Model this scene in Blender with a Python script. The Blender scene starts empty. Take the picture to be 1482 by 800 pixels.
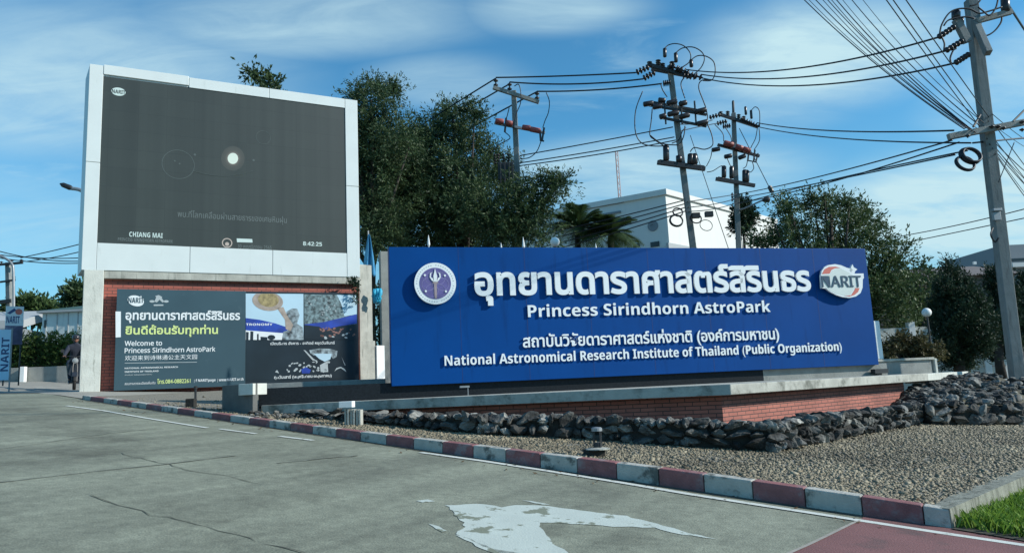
import bpy, bmesh, math, random
import numpy as np
from mathutils import Vector, Matrix
from mathutils.geometry import tessellate_polygon

SC = bpy.context.scene
COL = SC.collection
RAD = math.radians

# ------------------------------------------------------------------ camera
EYE = 1.45                                  # eye height above the road under the camera
FPX = 1070.0                                # focal length in photo pixels (photo 1482 x 800)
PITCH, ROLL = RAD(8.61), RAD(2.7)
cp, sp = math.cos(PITCH), math.sin(PITCH)
FWD = Vector((0, cp, sp))
_r0, _u0 = Vector((1, 0, 0)), Vector((0, -sp, cp))
RGT = math.cos(ROLL) * _r0 - math.sin(ROLL) * _u0
UPV = math.sin(ROLL) * _r0 + math.cos(ROLL) * _u0
cam = bpy.data.cameras.new('camera')
cam.sensor_width = 36.0
cam.lens = 36.0 * FPX / 1482.0
cam.clip_start, cam.clip_end = 0.1, 6000
camo = bpy.data.objects.new('camera', cam)
camo.matrix_world = Matrix(((RGT.x, UPV.x, -FWD.x, 0), (RGT.y, UPV.y, -FWD.y, 0), (RGT.z, UPV.z, -FWD.z, EYE), (0, 0, 0, 1)))
COL.objects.link(camo)
SC.camera = camo

# ------------------------------------------------------------------ light
SUN_AZ, SUN_EL = RAD(80), RAD(29)           # azimuth from straight-behind-camera towards the right
SUNV = Vector((math.cos(SUN_EL) * math.sin(SUN_AZ), -math.cos(SUN_EL) * math.cos(SUN_AZ), math.sin(SUN_EL)))
sun = bpy.data.lights.new('sun', 'SUN')
sun.energy, sun.angle, sun.color = 4.9, RAD(0.6), (1.0, 0.965, 0.89)
suno = bpy.data.objects.new('sun', sun)
suno.rotation_euler = SUNV.to_track_quat('Z', 'Y').to_euler()
suno.location = (30, -10, 30)
COL.objects.link(suno)

world = bpy.data.worlds.new('World')
SC.world = world
world.use_nodes = True
wt = world.node_tree
wt.nodes.clear()
W = wt.nodes.new
wo = W('ShaderNodeOutputWorld'); bg = W('ShaderNodeBackground')
sky = W('ShaderNodeTexSky'); sky.sky_type = 'NISHITA'; sky.sun_disc = False
sky.sun_elevation = SUN_EL; sky.sun_rotation = math.atan2(SUNV.x, SUNV.y)
sky.air_density, sky.dust_density, sky.ozone_density = 1.0, 0.15, 2.5
bg.inputs['Strength'].default_value = 0.16
tc = W('ShaderNodeTexCoord'); sepw = W('ShaderNodeSeparateXYZ')
wt.links.new(tc.outputs['Generated'], sepw.inputs[0])
mz = W('ShaderNodeMath'); mz.operation = 'MAXIMUM'; mz.inputs[1].default_value = 0.0
wt.links.new(sepw.outputs['Z'], mz.inputs[0])
az = W('ShaderNodeMath'); az.operation = 'ADD'; az.inputs[1].default_value = 0.22
wt.links.new(mz.outputs[0], az.inputs[0])
dvx = W('ShaderNodeMath'); dvx.operation = 'DIVIDE'
dvy = W('ShaderNodeMath'); dvy.operation = 'DIVIDE'
wt.links.new(sepw.outputs['X'], dvx.inputs[0]); wt.links.new(az.outputs[0], dvx.inputs[1])
wt.links.new(sepw.outputs['Y'], dvy.inputs[0]); wt.links.new(az.outputs[0], dvy.inputs[1])
cmb = W('ShaderNodeCombineXYZ')
wt.links.new(dvx.outputs[0], cmb.inputs[0]); wt.links.new(dvy.outputs[0], cmb.inputs[1])
def cloud_layer(scale, stretch, rot, loc, detail, rough, distort, lo, hi, amount):
    mp = W('ShaderNodeMapping'); mp.inputs['Location'].default_value = loc
    mp.inputs['Rotation'].default_value = (0, 0, rot); mp.inputs['Scale'].default_value = stretch
    wt.links.new(cmb.outputs[0], mp.inputs[0])
    n = W('ShaderNodeTexNoise'); n.inputs['Scale'].default_value = scale
    n.inputs['Detail'].default_value = detail; n.inputs['Roughness'].default_value = rough
    n.inputs['Distortion'].default_value = distort
    wt.links.new(mp.outputs[0], n.inputs['Vector'])
    mr = W('ShaderNodeMapRange'); mr.interpolation_type = 'SMOOTHSTEP'
    mr.inputs['From Min'].default_value = lo; mr.inputs['From Max'].default_value = hi
    mr.inputs['To Max'].default_value = amount
    wt.links.new(n.outputs[0], mr.inputs[0])
    return mr.outputs[0]
BANKS = [(110, 130, 420, 190, .72), (40, 330, 330, 130, .4), (440, 30, 340, 85, .72), (800, 15, 190, 55, .6), (1190, 85, 280, 125, 1.05), (1400, 310, 380, 130, 1.35), (920, 255, 330, 80, .85), (1080, 165, 190, 45, .45), (1480, 120, 180, 130, .7), (640, 120, 160, 60, .4)]
def math_(op, a, b_=None):
    n = W('ShaderNodeMath'); n.operation = op
    for k, v in enumerate((a, b_)):
        if v is None: continue
        if isinstance(v, (int, float)): n.inputs[k].default_value = v
        else: wt.links.new(v, n.inputs[k])
    return n.outputs[0]
def sky_uv(px, py):          # where a photo direction lands on the cloud layer
    d = (FWD + RGT * ((px - 741) / FPX) - UPV * ((py - 400) / FPX)).normalized(); z = max(d.z, 0) + .22
    return Vector((d.x / z, d.y / z, 0))
def bank(px, py, rx, ry, amount):
    """one soft cloud bank of the real sky, given by the direction of its middle and its extent"""
    c = sky_uv(px, py); a = sky_uv(px + rx, py) - c; b_ = sky_uv(px, py - ry) - c
    mp = W('ShaderNodeMapping'); mp.vector_type = 'TEXTURE'; mp.inputs['Location'].default_value = c
    mp.inputs['Rotation'].default_value = (0, 0, math.atan2(a.y, a.x)); mp.inputs['Scale'].default_value = (a.length, max(.05, b_.length), 1)
    wt.links.new(cmb.outputs[0], mp.inputs[0])
    g_ = W('ShaderNodeTexGradient'); g_.gradient_type = 'SPHERICAL'; wt.links.new(mp.outputs[0], g_.inputs[0])
    mr = W('ShaderNodeMapRange'); mr.interpolation_type = 'SMOOTHSTEP'; mr.inputs['To Max'].default_value = amount
    mr.inputs['From Max'].default_value = .75
    wt.links.new(g_.outputs['Fac'], mr.inputs[0]); return mr.outputs[0]
n1 = cloud_layer(1.1, (1, 2.0, 1), RAD(24), (3.1, 1.7, 0), 7, 0.58, 0.5, 0.30, 0.66, 1.0)
n2 = cloud_layer(3.4, (1, 3.0, 1), RAD(16), (0.4, 4.2, 0), 8, 0.62, 0.8, 0.30, 0.72, 1.0)
tex = math_('ADD', math_('MULTIPLY', n1, .62), math_('MULTIPLY', n2, .38))
banks = None
for args in BANKS:
    o_ = bank(*args); banks = o_ if banks is None else math_('MAXIMUM', banks, o_)
body = math_('MULTIPLY', banks, math_('ADD', math_('MULTIPLY', tex, .95), .25))
wisp = math_('MULTIPLY', cloud_layer(2.2, (1, 2.6, 1), RAD(20), (5.4, 2.2, 0), 8, 0.6, 0.8, 0.50, 0.78, 1.0), .35)
mx = W('ShaderNodeMath'); mx.operation = 'MAXIMUM'; mx.use_clamp = True
wt.links.new(body, mx.inputs[0]); wt.links.new(wisp, mx.inputs[1])
# horizon haze: thicker veil low down
hz = W('ShaderNodeMapRange'); hz.inputs['From Min'].default_value = 0.0; hz.inputs['From Max'].default_value = 0.34
hz.inputs['To Min'].default_value = 0.75; hz.inputs['To Max'].default_value = 0.0
wt.links.new(mz.outputs[0], hz.inputs[0])
mx2 = W('ShaderNodeMath'); mx2.operation = 'MAXIMUM'
wt.links.new(mx.outputs[0], mx2.inputs[0]); mx2.inputs[1].default_value = 0.0
tint = W('ShaderNodeMix'); tint.data_type = 'RGBA'; tint.blend_type = 'MULTIPLY'; tint.inputs[0].default_value = 1.0
tint.inputs[7].default_value = (0.42, 0.95, 1.07, 1)
wt.links.new(sky.outputs[0], tint.inputs[6])
mixc = W('ShaderNodeMix'); mixc.data_type = 'RGBA'
mixc.inputs[7].default_value = (3.5, 5.0, 5.5, 1)
wt.links.new(mx2.outputs[0], mixc.inputs[0])
hmix = W('ShaderNodeMix'); hmix.data_type = 'RGBA'; hmix.inputs[7].default_value = (1.75, 3.1, 3.85, 1)
wt.links.new(hz.outputs[0], hmix.inputs[0]); wt.links.new(tint.outputs[2], hmix.inputs[6])
wt.links.new(hmix.outputs[2], mixc.inputs[6])
wt.links.new(mixc.outputs[2], bg.inputs['Color'])
wt.links.new(bg.outputs[0], wo.inputs['Surface'])

SC.view_settings.view_transform = 'Standard'
SC.view_settings.look = 'None'
SC.view_settings.exposure = 0.0
SC.view_settings.gamma = 1.0
SC.render.engine = 'CYCLES'
SC.cycles.max_bounces = 6

# ------------------------------------------------------------------ pixel geometry (eye-relative helpers)
def ray(px, py):
    d = FWD + RGT * ((px - 741) / FPX) - UPV * ((py - 400) / FPX)
    return d / d.y
def at(px, py, Y):
    d = ray(px, py) * Y
    return Vector((d.x, d.y, d.z + EYE))
def solve_plane(A, B, C):
    A, B, C = Vector(A), Vector(B), Vector(C)
    n = (B - A).cross(C - A)
    a, b = -n.x / n.z, -n.y / n.z
    return a, b, A.z - a * A.x - b * A.y
# kerb line fitted to the kerb's half-metre blocks
KP = Vector((-5.1818, 12.6720, 0)); KD = Vector((0.41468, -0.27516, 0))
KDIR = KD.normalized(); KNRM = Vector((-KDIR.y, KDIR.x, 0))       # away from the road
ROADP = (-0.0914, 0.0523, -1.40)
BEDP = solve_plane((-5.18, 12.67, -0.19), (3.53, 6.89, -1.20), (10.0, 14.5, -1.15))
def plane_z(P, x, y): return P[0] * x + P[1] * y + P[2] + EYE
def on_plane(P, px, py, lift=0.0):
    d = ray(px, py)
    t = (P[2] + lift) / (d.z - P[0] * d.x - P[1] * d.y)
    return Vector((d.x * t, d.y * t, d.z * t + EYE))
def road_z(x, y):
    z = ROADP[0] * x + ROADP[1] * y + ROADP[2]
    if z > .368:        # the drive flattens at the top, then rises again to the low wall
        z = .368 + (z - .368) * .30 if z < 1.252 else .633 + (min(z, 1.60) - 1.252) * 1.2
    return max(-2.2, z) + EYE
def on_road(px, py, lift=0.0): return on_plane(ROADP, px, py, lift)
def on_bed(px, py, lift=0.0): return on_plane(BEDP, px, py, lift)
def bed_z(x, y): return plane_z(BEDP, x, y)

class Plane:
    """A vertical face: origin, u along it, v up, n towards the viewer."""
    def __init__(s, L, Rr):
        s.o = L.copy(); u = Rr - L; u.z = 0; s.w = u.length
        s.u = u.normalized(); s.v = Vector((0, 0, 1)); s.n = s.u.cross(s.v)
    def p(s, a, b, c=0.0): return s.o + s.u * a + s.v * b + s.n * c
    def px(s, x, y, c=0.0):
        d = ray(x, y); q = s.o + s.n * c - Vector((0, 0, EYE))
        t = q.dot(s.n) / d.dot(s.n)
        r = d * t - q
        return r.dot(s.u), r.z

# ------------------------------------------------------------------ objects and properties
def clean(o, label=None, cat=None, group=None, kind=None):
    if label: o['label'] = label
    if cat: o['category'] = cat
    if group: o['group'] = group
    if kind: o['kind'] = kind
    return o
def wloc(o):
    v = Vector((0, 0, 0))
    while o is not None:
        v += o.location; o = o.parent
    return v
def thing(name, loc, label, cat, group=None):
    o = bpy.data.objects.new(name, None); o.empty_display_size = 0.3
    COL.objects.link(o); o.location = loc
    return clean(o, label, cat, group)

class MB:
    def __init__(s): s.v = []; s.f = []; s.mi = []
    def add(s, vs, fs, mi=0):
        n = len(s.v)
        s.v += [Vector(v) for v in vs]
        s.f += [tuple(i + n for i in f) for f in fs]; s.mi += [mi] * len(fs)
        return s
    def hexa(s, c, mi=0):          # 8 corners: bottom ring 0-3, top ring 4-7
        return s.add(c, [(3, 2, 1, 0), (4, 5, 6, 7), (0, 1, 5, 4), (1, 2, 6, 5), (2, 3, 7, 6), (3, 0, 4, 7)], mi)
    def box(s, c, size, ax=None, mi=0):
        c = Vector(c); x, y, z = ax if ax else (Vector((1, 0, 0)), Vector((0, 1, 0)), Vector((0, 0, 1)))
        a, b, d = x * size[0] / 2, y * size[1] / 2, z * size[2] / 2
        return s.hexa([c - a - b - d, c + a - b - d, c + a + b - d, c - a + b - d, c - a - b + d, c + a - b + d, c + a + b + d, c - a + b + d], mi)
    def pbox(s, P, a0, a1, b0, b1, c0, c1, mi=0):
        return s.hexa([P.p(a0, b0, c1), P.p(a1, b0, c1), P.p(a1, b0, c0), P.p(a0, b0, c0), P.p(a0, b1, c1), P.p(a1, b1, c1), P.p(a1, b1, c0), P.p(a0, b1, c0)], mi)
    def prism(s, pts, ext, mi=0, holes=()):
        """planar outline extruded by ext"""
        ext = Vector(ext); loops = [[Vector(p) for p in pts]] + [[Vector(p) for p in h] for h in holes]
        flat = [p for l in loops for p in l]; n = len(flat)
        tris = tessellate_polygon(loops)
        nrm = Vector((0, 0, 0))
        for t in tris: nrm += (flat[t[1]] - flat[t[0]]).cross(flat[t[2]] - flat[t[0]])
        vs = flat + [p + ext for p in flat]; fs = []
        up = nrm.dot(ext) > 0
        for t in tris:
            fs.append(tuple(i + n for i in (t if up else t[::-1]))); fs.append(tuple(t[::-1] if up else t))
        k = 0
        for l in loops:
            m = len(l)
            for i in range(m):
                j = (i + 1) % m; fs.append((k + i, k + j, k + j + n, k + i + n))
            k += m
        return s.add(vs, fs, mi)
    def tube(s, pts, r, seg=6, mi=0, caps=True):
        pts = [Vector(p) for p in pts]; m = len(pts)
        rr = r if isinstance(r, (list, tuple)) else [r] * m
        t0 = (pts[1] - pts[0]).normalized()
        ref = Vector((0, 0, 1)) if abs(t0.z) < 0.9 else Vector((1, 0, 0))
        a = t0.cross(ref).normalized(); vs = []; fs = []
        for i, p in enumerate(pts):
            t = (pts[min(i + 1, m - 1)] - pts[max(i - 1, 0)])
            t = t.normalized() if t.length > 1e-9 else t0
            a = (a - t * a.dot(t)).normalized(); b = t.cross(a)
            for k in range(seg):
                an = 2 * math.pi * k / seg
                vs.append(p + (a * math.cos(an) + b * math.sin(an)) * rr[i])
        for i in range(m - 1):
            for k in range(seg):
                k2 = (k + 1) % seg
                fs.append((i * seg + k, i * seg + k2, (i + 1) * seg + k2, (i + 1) * seg + k))
        if caps:
            fs.append(tuple(range(seg))[::-1]); fs.append(tuple((m - 1) * seg + k for k in range(seg)))
        return s.add(vs, fs, mi)
    def lathe(s, base, axis, prof, seg=10, mi=0):
        """prof: list of (distance along axis, radius)"""
        base = Vector(base); axis = Vector(axis).normalized()
        return s.tube([base + axis * (h + 1e-6 * i) for i, (h, r) in enumerate(prof)], [max(r, 1e-4) for h, r in prof], seg, mi)
    def strip(s, pts, side, w, lift=0, mi=0):
        vs = []; fs = []
        for i, p in enumerate(pts):
            vs += [p - side * w / 2, p + side * w / 2]
            if i: fs.append((2 * i - 2, 2 * i - 1, 2 * i + 1, 2 * i))
        return s.add(vs, fs, mi)
    def build(s, name, mats, parent=None, label=None, cat=None, group=None, kind=None, smooth=False, bevel=0):
        if parent is not None: org = wloc(parent)
        else:
            lo = Vector([min(v[i] for v in s.v) for i in range(3)]); hi = Vector([max(v[i] for v in s.v) for i in range(3)])
            org = Vector(((lo.x + hi.x) / 2, (lo.y + hi.y) / 2, lo.z))
        me = bpy.data.meshes.new(name)
        me.from_pydata([tuple(v - org) for v in s.v], [], s.f)
        if not isinstance(mats, (list, tuple)): mats = [mats]
        for m in mats: me.materials.append(m)
        me.polygons.foreach_set('material_index', s.mi)
        if smooth: me.polygons.foreach_set('use_smooth', [True] * len(me.polygons))
        me.update()
        o = bpy.data.objects.new(name, me); COL.objects.link(o)
        if parent is not None: o.parent = parent
        else: o.location = org
        if bevel:
            md = o.modifiers.new('bevel', 'BEVEL'); md.width = bevel; md.segments = 2; md.limit_method = 'ANGLE'; md.angle_limit = RAD(40)
        return clean(o, label, cat, group, kind)
def smooth_sides(o, ang=40):
    me = o.data
    me.polygons.foreach_set('use_smooth', [True] * len(me.polygons))
    try: me.set_sharp_from_angle(angle=RAD(ang))
    except Exception: pass
    return o

# ------------------------------------------------------------------ materials
def mat(name, col, rough=0.6, var=0.12, scale=6.0, bump=0.0, bscale=40.0, metal=0.0, spec=0.5, stains=None, stain_scale=1.2, stain_range=(0.52, 0.72), streak=False, detail=5):
    m = bpy.data.materials.new(name); m.use_nodes = True
    t = m.node_tree; N = t.nodes.new; L = t.links.new
    b = t.nodes['Principled BSDF']
    b.inputs['Roughness'].default_value = rough; b.inputs['Metallic'].default_value = metal
    b.inputs['Specular IOR Level'].default_value = spec
    tcn = N('ShaderNodeTexCoord')
    n = N('ShaderNodeTexNoise'); n.inputs['Scale'].default_value = scale; n.inputs['Detail'].default_value = detail
    L(tcn.outputs['Object'], n.inputs['Vector'])
    mr = N('ShaderNodeMapRange'); mr.inputs['From Min'].default_value = 0.3; mr.inputs['From Max'].default_value = 0.7
    mr.inputs['To Min'].default_value = 1 - var; mr.inputs['To Max'].default_value = 1 + var
    L(n.outputs[0], mr.inputs[0])
    mul = N('ShaderNodeMix'); mul.data_type = 'RGBA'; mul.blend_type = 'MULTIPLY'; mul.inputs[0].default_value = 1
    mul.inputs[6].default_value = (*col, 1)
    cc = N('ShaderNodeCombineColor')
    for i in range(3): L(mr.outputs[0], cc.inputs[i])
    L(cc.outputs[0], mul.inputs[7])
    out = mul.outputs[2]
    if stains:
        n2 = N('ShaderNodeTexNoise'); n2.inputs['Scale'].default_value = stain_scale; n2.inputs['Detail'].default_value = 8
        n2.inputs['Roughness'].default_value = 0.65
        src = tcn.outputs['Object']
        if streak:
            mp = N('ShaderNodeMapping'); mp.inputs['Scale'].default_value = (5, 5, 0.6); L(src, mp.inputs[0]); src = mp.outputs[0]
        L(src, n2.inputs['Vector'])
        m2 = N('ShaderNodeMapRange'); m2.interpolation_type = 'SMOOTHSTEP'
        m2.inputs['From Min'].default_value, m2.inputs['From Max'].default_value = stain_range
        L(n2.outputs[0], m2.inputs[0])
        mx_ = N('ShaderNodeMix'); mx_.data_type = 'RGBA'; mx_.inputs[7].default_value = (*stains, 1)
        L(m2.outputs[0], mx_.inputs[0]); L(out, mx_.inputs[6]); out = mx_.outputs[2]
    L(out, b.inputs['Base Color'])
    if bump:
        n3 = N('ShaderNodeTexNoise'); n3.inputs['Scale'].default_value = bscale; n3.inputs['Detail'].default_value = 6
        L(tcn.outputs['Object'], n3.inputs['Vector'])
        bp = N('ShaderNodeBump'); bp.inputs['Strength'].default_value = bump; bp.inputs['Distance'].default_value = 0.02
        L(n3.outputs[0], bp.inputs['Height']); L(bp.outputs[0], b.inputs['Normal'])
    return m

def brick_mat(name, P, c1, c2, mortar, bw=0.22, rh=0.068):
    m = bpy.data.materials.new(name); m.use_nodes = True
    t = m.node_tree; N = t.nodes.new; L = t.links.new; b = t.nodes['Principled BSDF']
    b.inputs['Roughness'].default_value = 0.75
    geo = N('ShaderNodeNewGeometry')
    d = N('ShaderNodeVectorMath'); d.operation = 'DOT_PRODUCT'; d.inputs[1].default_value = P.u
    s = N('ShaderNodeSeparateXYZ'); c = N('ShaderNodeCombineXYZ')
    L(geo.outputs['Position'], d.inputs[0]); L(geo.outputs['Position'], s.inputs[0])
    L(d.outputs['Value'], c.inputs[0]); L(s.outputs['Z'], c.inputs[1])
    br = N('ShaderNodeTexBrick'); L(c.outputs[0], br.inputs['Vector'])
    br.inputs['Scale'].default_value = 1.0; br.inputs['Brick Width'].default_value = bw; br.inputs['Row Height'].default_value = rh
    br.inputs['Mortar Size'].default_value = 0.007; br.inputs['Mortar Smooth'].default_value = 0.15
    br.inputs['Color1'].default_value = (*c1, 1); br.inputs['Color2'].default_value = (*c2, 1); br.inputs['Mortar'].default_value = (*mortar, 1)
    n = N('ShaderNodeTexNoise'); n.inputs['Scale'].default_value = 1.6; n.inputs['Detail'].default_value = 7
    L(geo.outputs['Position'], n.inputs['Vector'])
    mr = N('ShaderNodeMapRange'); mr.inputs['From Min'].default_value = .3; mr.inputs['From Max'].default_value = .7
    mr.inputs['To Min'].default_value = .78; mr.inputs['To Max'].default_value = 1.15; L(n.outputs[0], mr.inputs[0])
    mul = N('ShaderNodeVectorMath'); mul.operation = 'SCALE'
    L(br.outputs['Color'], mul.inputs[0]); L(mr.outputs[0], mul.inputs['Scale'])
    L(mul.outputs[0], b.inputs['Base Color'])
    bp = N('ShaderNodeBump'); bp.inputs['Strength'].default_value = 0.5; bp.inputs['Distance'].default_value = 0.01; bp.invert = True
    L(br.outputs['Fac'], bp.inputs['Height']); L(bp.outputs[0], b.inputs['Normal'])
    return m

def leaf_mat(name, c_dark, c_light, trans=0.25):
    m = bpy.data.materials.new(name); m.use_nodes = True
    t = m.node_tree; N = t.nodes.new; L = t.links.new
    b = t.nodes['Principled BSDF']; o = t.nodes['Material Output']
    geo = N('ShaderNodeNewGeometry')
    n = N('ShaderNodeTexNoise'); n.inputs['Scale'].default_value = 0.9; n.inputs['Detail'].default_value = 3
    L(geo.outputs['Position'], n.inputs['Vector'])
    ad = N('ShaderNodeMath'); ad.operation = 'MULTIPLY_ADD'; ad.inputs[1].default_value = 0.5
    L(geo.outputs['Random Per Island'], ad.inputs[0])
    ms = N('ShaderNodeMapRange'); ms.inputs['From Min'].default_value = .3; ms.inputs['From Max'].default_value = .7; ms.inputs['To Max'].default_value = .5
    L(n.outputs[0], ms.inputs[0]); L(ms.outputs[0], ad.inputs[2])
    mxn = N('ShaderNodeMix'); mxn.data_type = 'RGBA'; mxn.inputs[6].default_value = (*c_dark, 1); mxn.inputs[7].default_value = (*c_light, 1)
    L(ad.outputs[0], mxn.inputs[0]); L(mxn.outputs[2], b.inputs['Base Color'])
    b.inputs['Roughness'].default_value = 0.55; b.inputs['Specular IOR Level'].default_value = 0.3
    tr = N('ShaderNodeBsdfTranslucent'); L(mxn.outputs[2], tr.inputs['Color'])
    ms2 = N('ShaderNodeMixShader'); ms2.inputs[0].default_value = trans
    L(b.outputs[0], ms2.inputs[1]); L(tr.outputs[0], ms2.inputs[2]); L(ms2.outputs[0], o.inputs['Surface'])
    return m

M = {}
M['white_panel'] = mat('white_panel', (.66, .71, .69), .35, .03, 2, stains=(.47, .51, .47), stain_scale=1.8, streak=True, stain_range=(.60, .82))
M['cabinet_side'] = mat('cabinet_side', (.55, .59, .58), .45, .05, 2)
M['seam'] = mat('seam', (.12, .14, .14), .7)
M['concrete'] = mat('concrete', (.40, .40, .35), .85, .18, 4, .35, 30, stains=(.16, .17, .145), stain_scale=2.2, streak=True)
M['concrete_pale'] = mat('concrete_pale', (.58, .59, .53), .85, .10, 4, .3, 30, stains=(.26, .27, .23), stain_scale=3.0, streak=True, stain_range=(.55, .72))
M['concrete_grey'] = mat('concrete_grey', (.27, .28, .26), .85, .15, 4, .35, 30, stains=(.13, .14, .13), stain_scale=2)
M['concrete_shaded'] = mat('concrete_shaded', (.13, .13, .12), .9, .15, 4, .35, 30)  # grey darkened to carry the shade on the small block's front
M['pole'] = mat('pole_concrete', (.22, .235, .225), .85, .15, 3, .25, 30, stains=(.12, .13, .125), stain_scale=2, streak=True)
M['granite'] = mat('dark_granite', (.012, .016, .02), .55, .3, 30, spec=.15)
M['sign_blue'] = mat('sign_blue', (.0004, .056, .235), .5, .07, 1.0, stains=(.0006, .046, .195), stain_scale=1.1, streak=True, spec=.12)
M['sign_side'] = mat('sign_side', (.60, .62, .60), .5)
M['letter'] = mat('white_letter', (.82, .86, .86), .35, .02)
M['letter_side'] = M['letter']
M['logo_red'] = mat('logo_red', (.62, .16, .12), .4, .04)
M['logo_pale'] = mat('logo_pale', (.66, .72, .68), .4, .04)
M['logo_ink'] = mat('logo_ink', (.03, .07, .12), .4, .04)
M['purple'] = mat('emblem_purple', (.13, .11, .29), .4, .15, 9)
M['emblem_line'] = mat('emblem_line', (.30, .27, .48), .5)
M['gold'] = mat('emblem_gold', (.36, .29, .30), .5)
M['screen'] = None
M['board'] = mat('board_slate', (.042, .082, .102), .4, .10, 1.0, stains=(.065, .11, .13), stain_scale=3, stain_range=(.62, .75))
M['board_dark'] = mat('board_dark', (.012, .022, .03), .4, .2, 2)
M['print_white'] = mat('print_white', (.74, .78, .78), .5, .03)
M['print_dim'] = mat('print_dim', (.40, .45, .46), .5, .03)
M['print_green'] = mat('print_green', (.62, .74, .28), .5, .05)
M['print_skyblue'] = mat('print_skyblue', (.44, .62, .72), .5, .06, 1)
M['print_blue'] = mat('print_blue', (.012, .05, .33), .5, .3, 3)
M['print_gold'] = mat('print_gold', (.30, .24, .11), .5, .4, 14)
M['print_rim'] = mat('print_rim', (.36, .30, .25), .5, .2, 9)
M['print_silver'] = mat('print_silver', (.20, .25, .27), .5, .9, 9)
M['print_ceiling'] = mat('print_ceiling', (.13, .19, .20), .5, .9, 12)
M['white_paint'] = mat('white_paint', (.80, .82, .80), .6, .05, 3)
M['dark_metal'] = mat('dark_metal', (.035, .038, .04), .5, .1, 10, metal=.3)
M['slab'] = mat('slab_concrete', (.42, .42, .37), .85, .15, 4, .3, 30, stains=(.15, .155, .13), stain_scale=3.2, stain_range=(.46, .70))
M['steel'] = mat('galvanised_steel', (.30, .32, .33), .5, .1, 8, metal=.5)
M['cable'] = mat('black_cable', (.012, .016, .022), .5, .1)
M['porcelain'] = mat('brown_porcelain', (.028, .022, .022), .3, .2, 10)
M['red_plastic'] = mat('red_plastic', (.30, .07, .06), .5, .15)
M['bark'] = mat('bark', (.04, .034, .028), .9, .3, 6, .6, 20)
M['stone'] = mat('stone', (.16, .158, .142), .95, .6, 5.0, .9, 22, stains=(.045, .045, .042), stain_scale=3.5, stain_range=(.42, .62), detail=8)
def per_stone(m, lo, hi):
    t = m.node_tree; b = t.nodes['Principled BSDF']; src = b.inputs['Base Color'].links[0].from_socket
    g_ = t.nodes.new('ShaderNodeNewGeometry'); p_ = t.nodes.new('ShaderNodeMath'); p_.operation = 'POWER'; p_.inputs[1].default_value = 1.8
    t.links.new(g_.outputs['Random Per Island'], p_.inputs[0])
    mr = t.nodes.new('ShaderNodeMapRange'); mr.inputs['To Min'].default_value = lo; mr.inputs['To Max'].default_value = hi
    t.links.new(p_.outputs[0], mr.inputs[0]); sc_ = t.nodes.new('ShaderNodeVectorMath'); sc_.operation = 'SCALE'
    t.links.new(src, sc_.inputs[0]); t.links.new(mr.outputs[0], sc_.inputs['Scale']); t.links.new(sc_.outputs[0], b.inputs['Base Color'])
per_stone(M['stone'], .32, 1.75)
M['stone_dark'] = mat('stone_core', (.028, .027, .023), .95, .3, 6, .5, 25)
M['flag_blue'] = mat('flag_blue', (.03, .22, .42), .7, .1)
M['cyan_cloth'] = mat('cyan_cloth', (.02, .36, .55), .6, .15)
M['leaf'] = leaf_mat('leaf', (.018, .045, .024), (.095, .145, .055))
M['leaf_light'] = leaf_mat('leaf_light', (.03, .062, .022), (.105, .16, .05))
M['leaf_mid'] = leaf_mat('leaf_mid', (.03, .062, .028), (.12, .17, .06))
M['leaf_dark'] = leaf_mat('leaf_dark', (.010, .028, .018), (.042, .075, .036), .15)
M['leaf_hedge'] = leaf_mat('leaf_hedge', (.03, .065, .02), (.15, .22, .05), .25)
M['leaf_rust'] = leaf_mat('leaf_rust', (.06, .055, .025), (.13, .12, .05), .2)
M['grass'] = leaf_mat('grass_blade', (.07, .17, .018), (.27, .40, .07), .35)
M['palm'] = leaf_mat('palm_leaf', (.03, .06, .022), (.095, .14, .045), .25)

# ------------------------------------------------------------------ ground, road, kerb
def np_mesh(name, verts, faces_n, mats, parent=None, idx=None, org=(0, 0, 0)):
    """big mesh from numpy: verts (n,3), consecutive polygons of faces_n corners (or idx)"""
    me = bpy.data.meshes.new(name)
    verts = np.asarray(verts, np.float32) - np.asarray(org, np.float32)
    idx = np.arange(len(verts), dtype=np.int32) if idx is None else np.asarray(idx, np.int32).ravel()
    npoly = len(idx) // faces_n
    me.vertices.add(len(verts)); me.vertices.foreach_set('co', verts.ravel())
    me.loops.add(len(idx)); me.loops.foreach_set('vertex_index', idx)
    me.polygons.add(npoly)
    me.polygons.foreach_set('loop_start', np.arange(npoly, dtype=np.int32) * faces_n)
    me.polygons.foreach_set('loop_total', np.full(npoly, faces_n, np.int32))
    me.update(calc_edges=True); me.validate()
    for m in (mats if isinstance(mats, (list, tuple)) else [mats]): me.materials.append(m)
    o = bpy.data.objects.new(name, me); COL.objects.link(o)
    if parent is not None: o.parent = parent
    else: o.location = org
    return o

def grid(name, us, vs, fn, m, label=None, kind='structure'):
    verts = [fn(u, v) for v in vs for u in us]; nu = len(us); fs = []
    for j in range(len(vs) - 1):
        for i in range(nu - 1):
            fs.append((j * nu + i, j * nu + i + 1, (j + 1) * nu + i + 1, (j + 1) * nu + i))
    b = MB(); b.add(verts, fs)
    a = (b.v[fs[0][1]] - b.v[fs[0][0]]).cross(b.v[fs[0][2]] - b.v[fs[0][0]])
    if a.z < 0: b.f = [f[::-1] for f in b.f]
    return b.build(name, m, kind=kind, label=label, smooth=True)

def st(s, t): return KP + KDIR * s + KNRM * t      # kerb coordinates in plan

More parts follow.
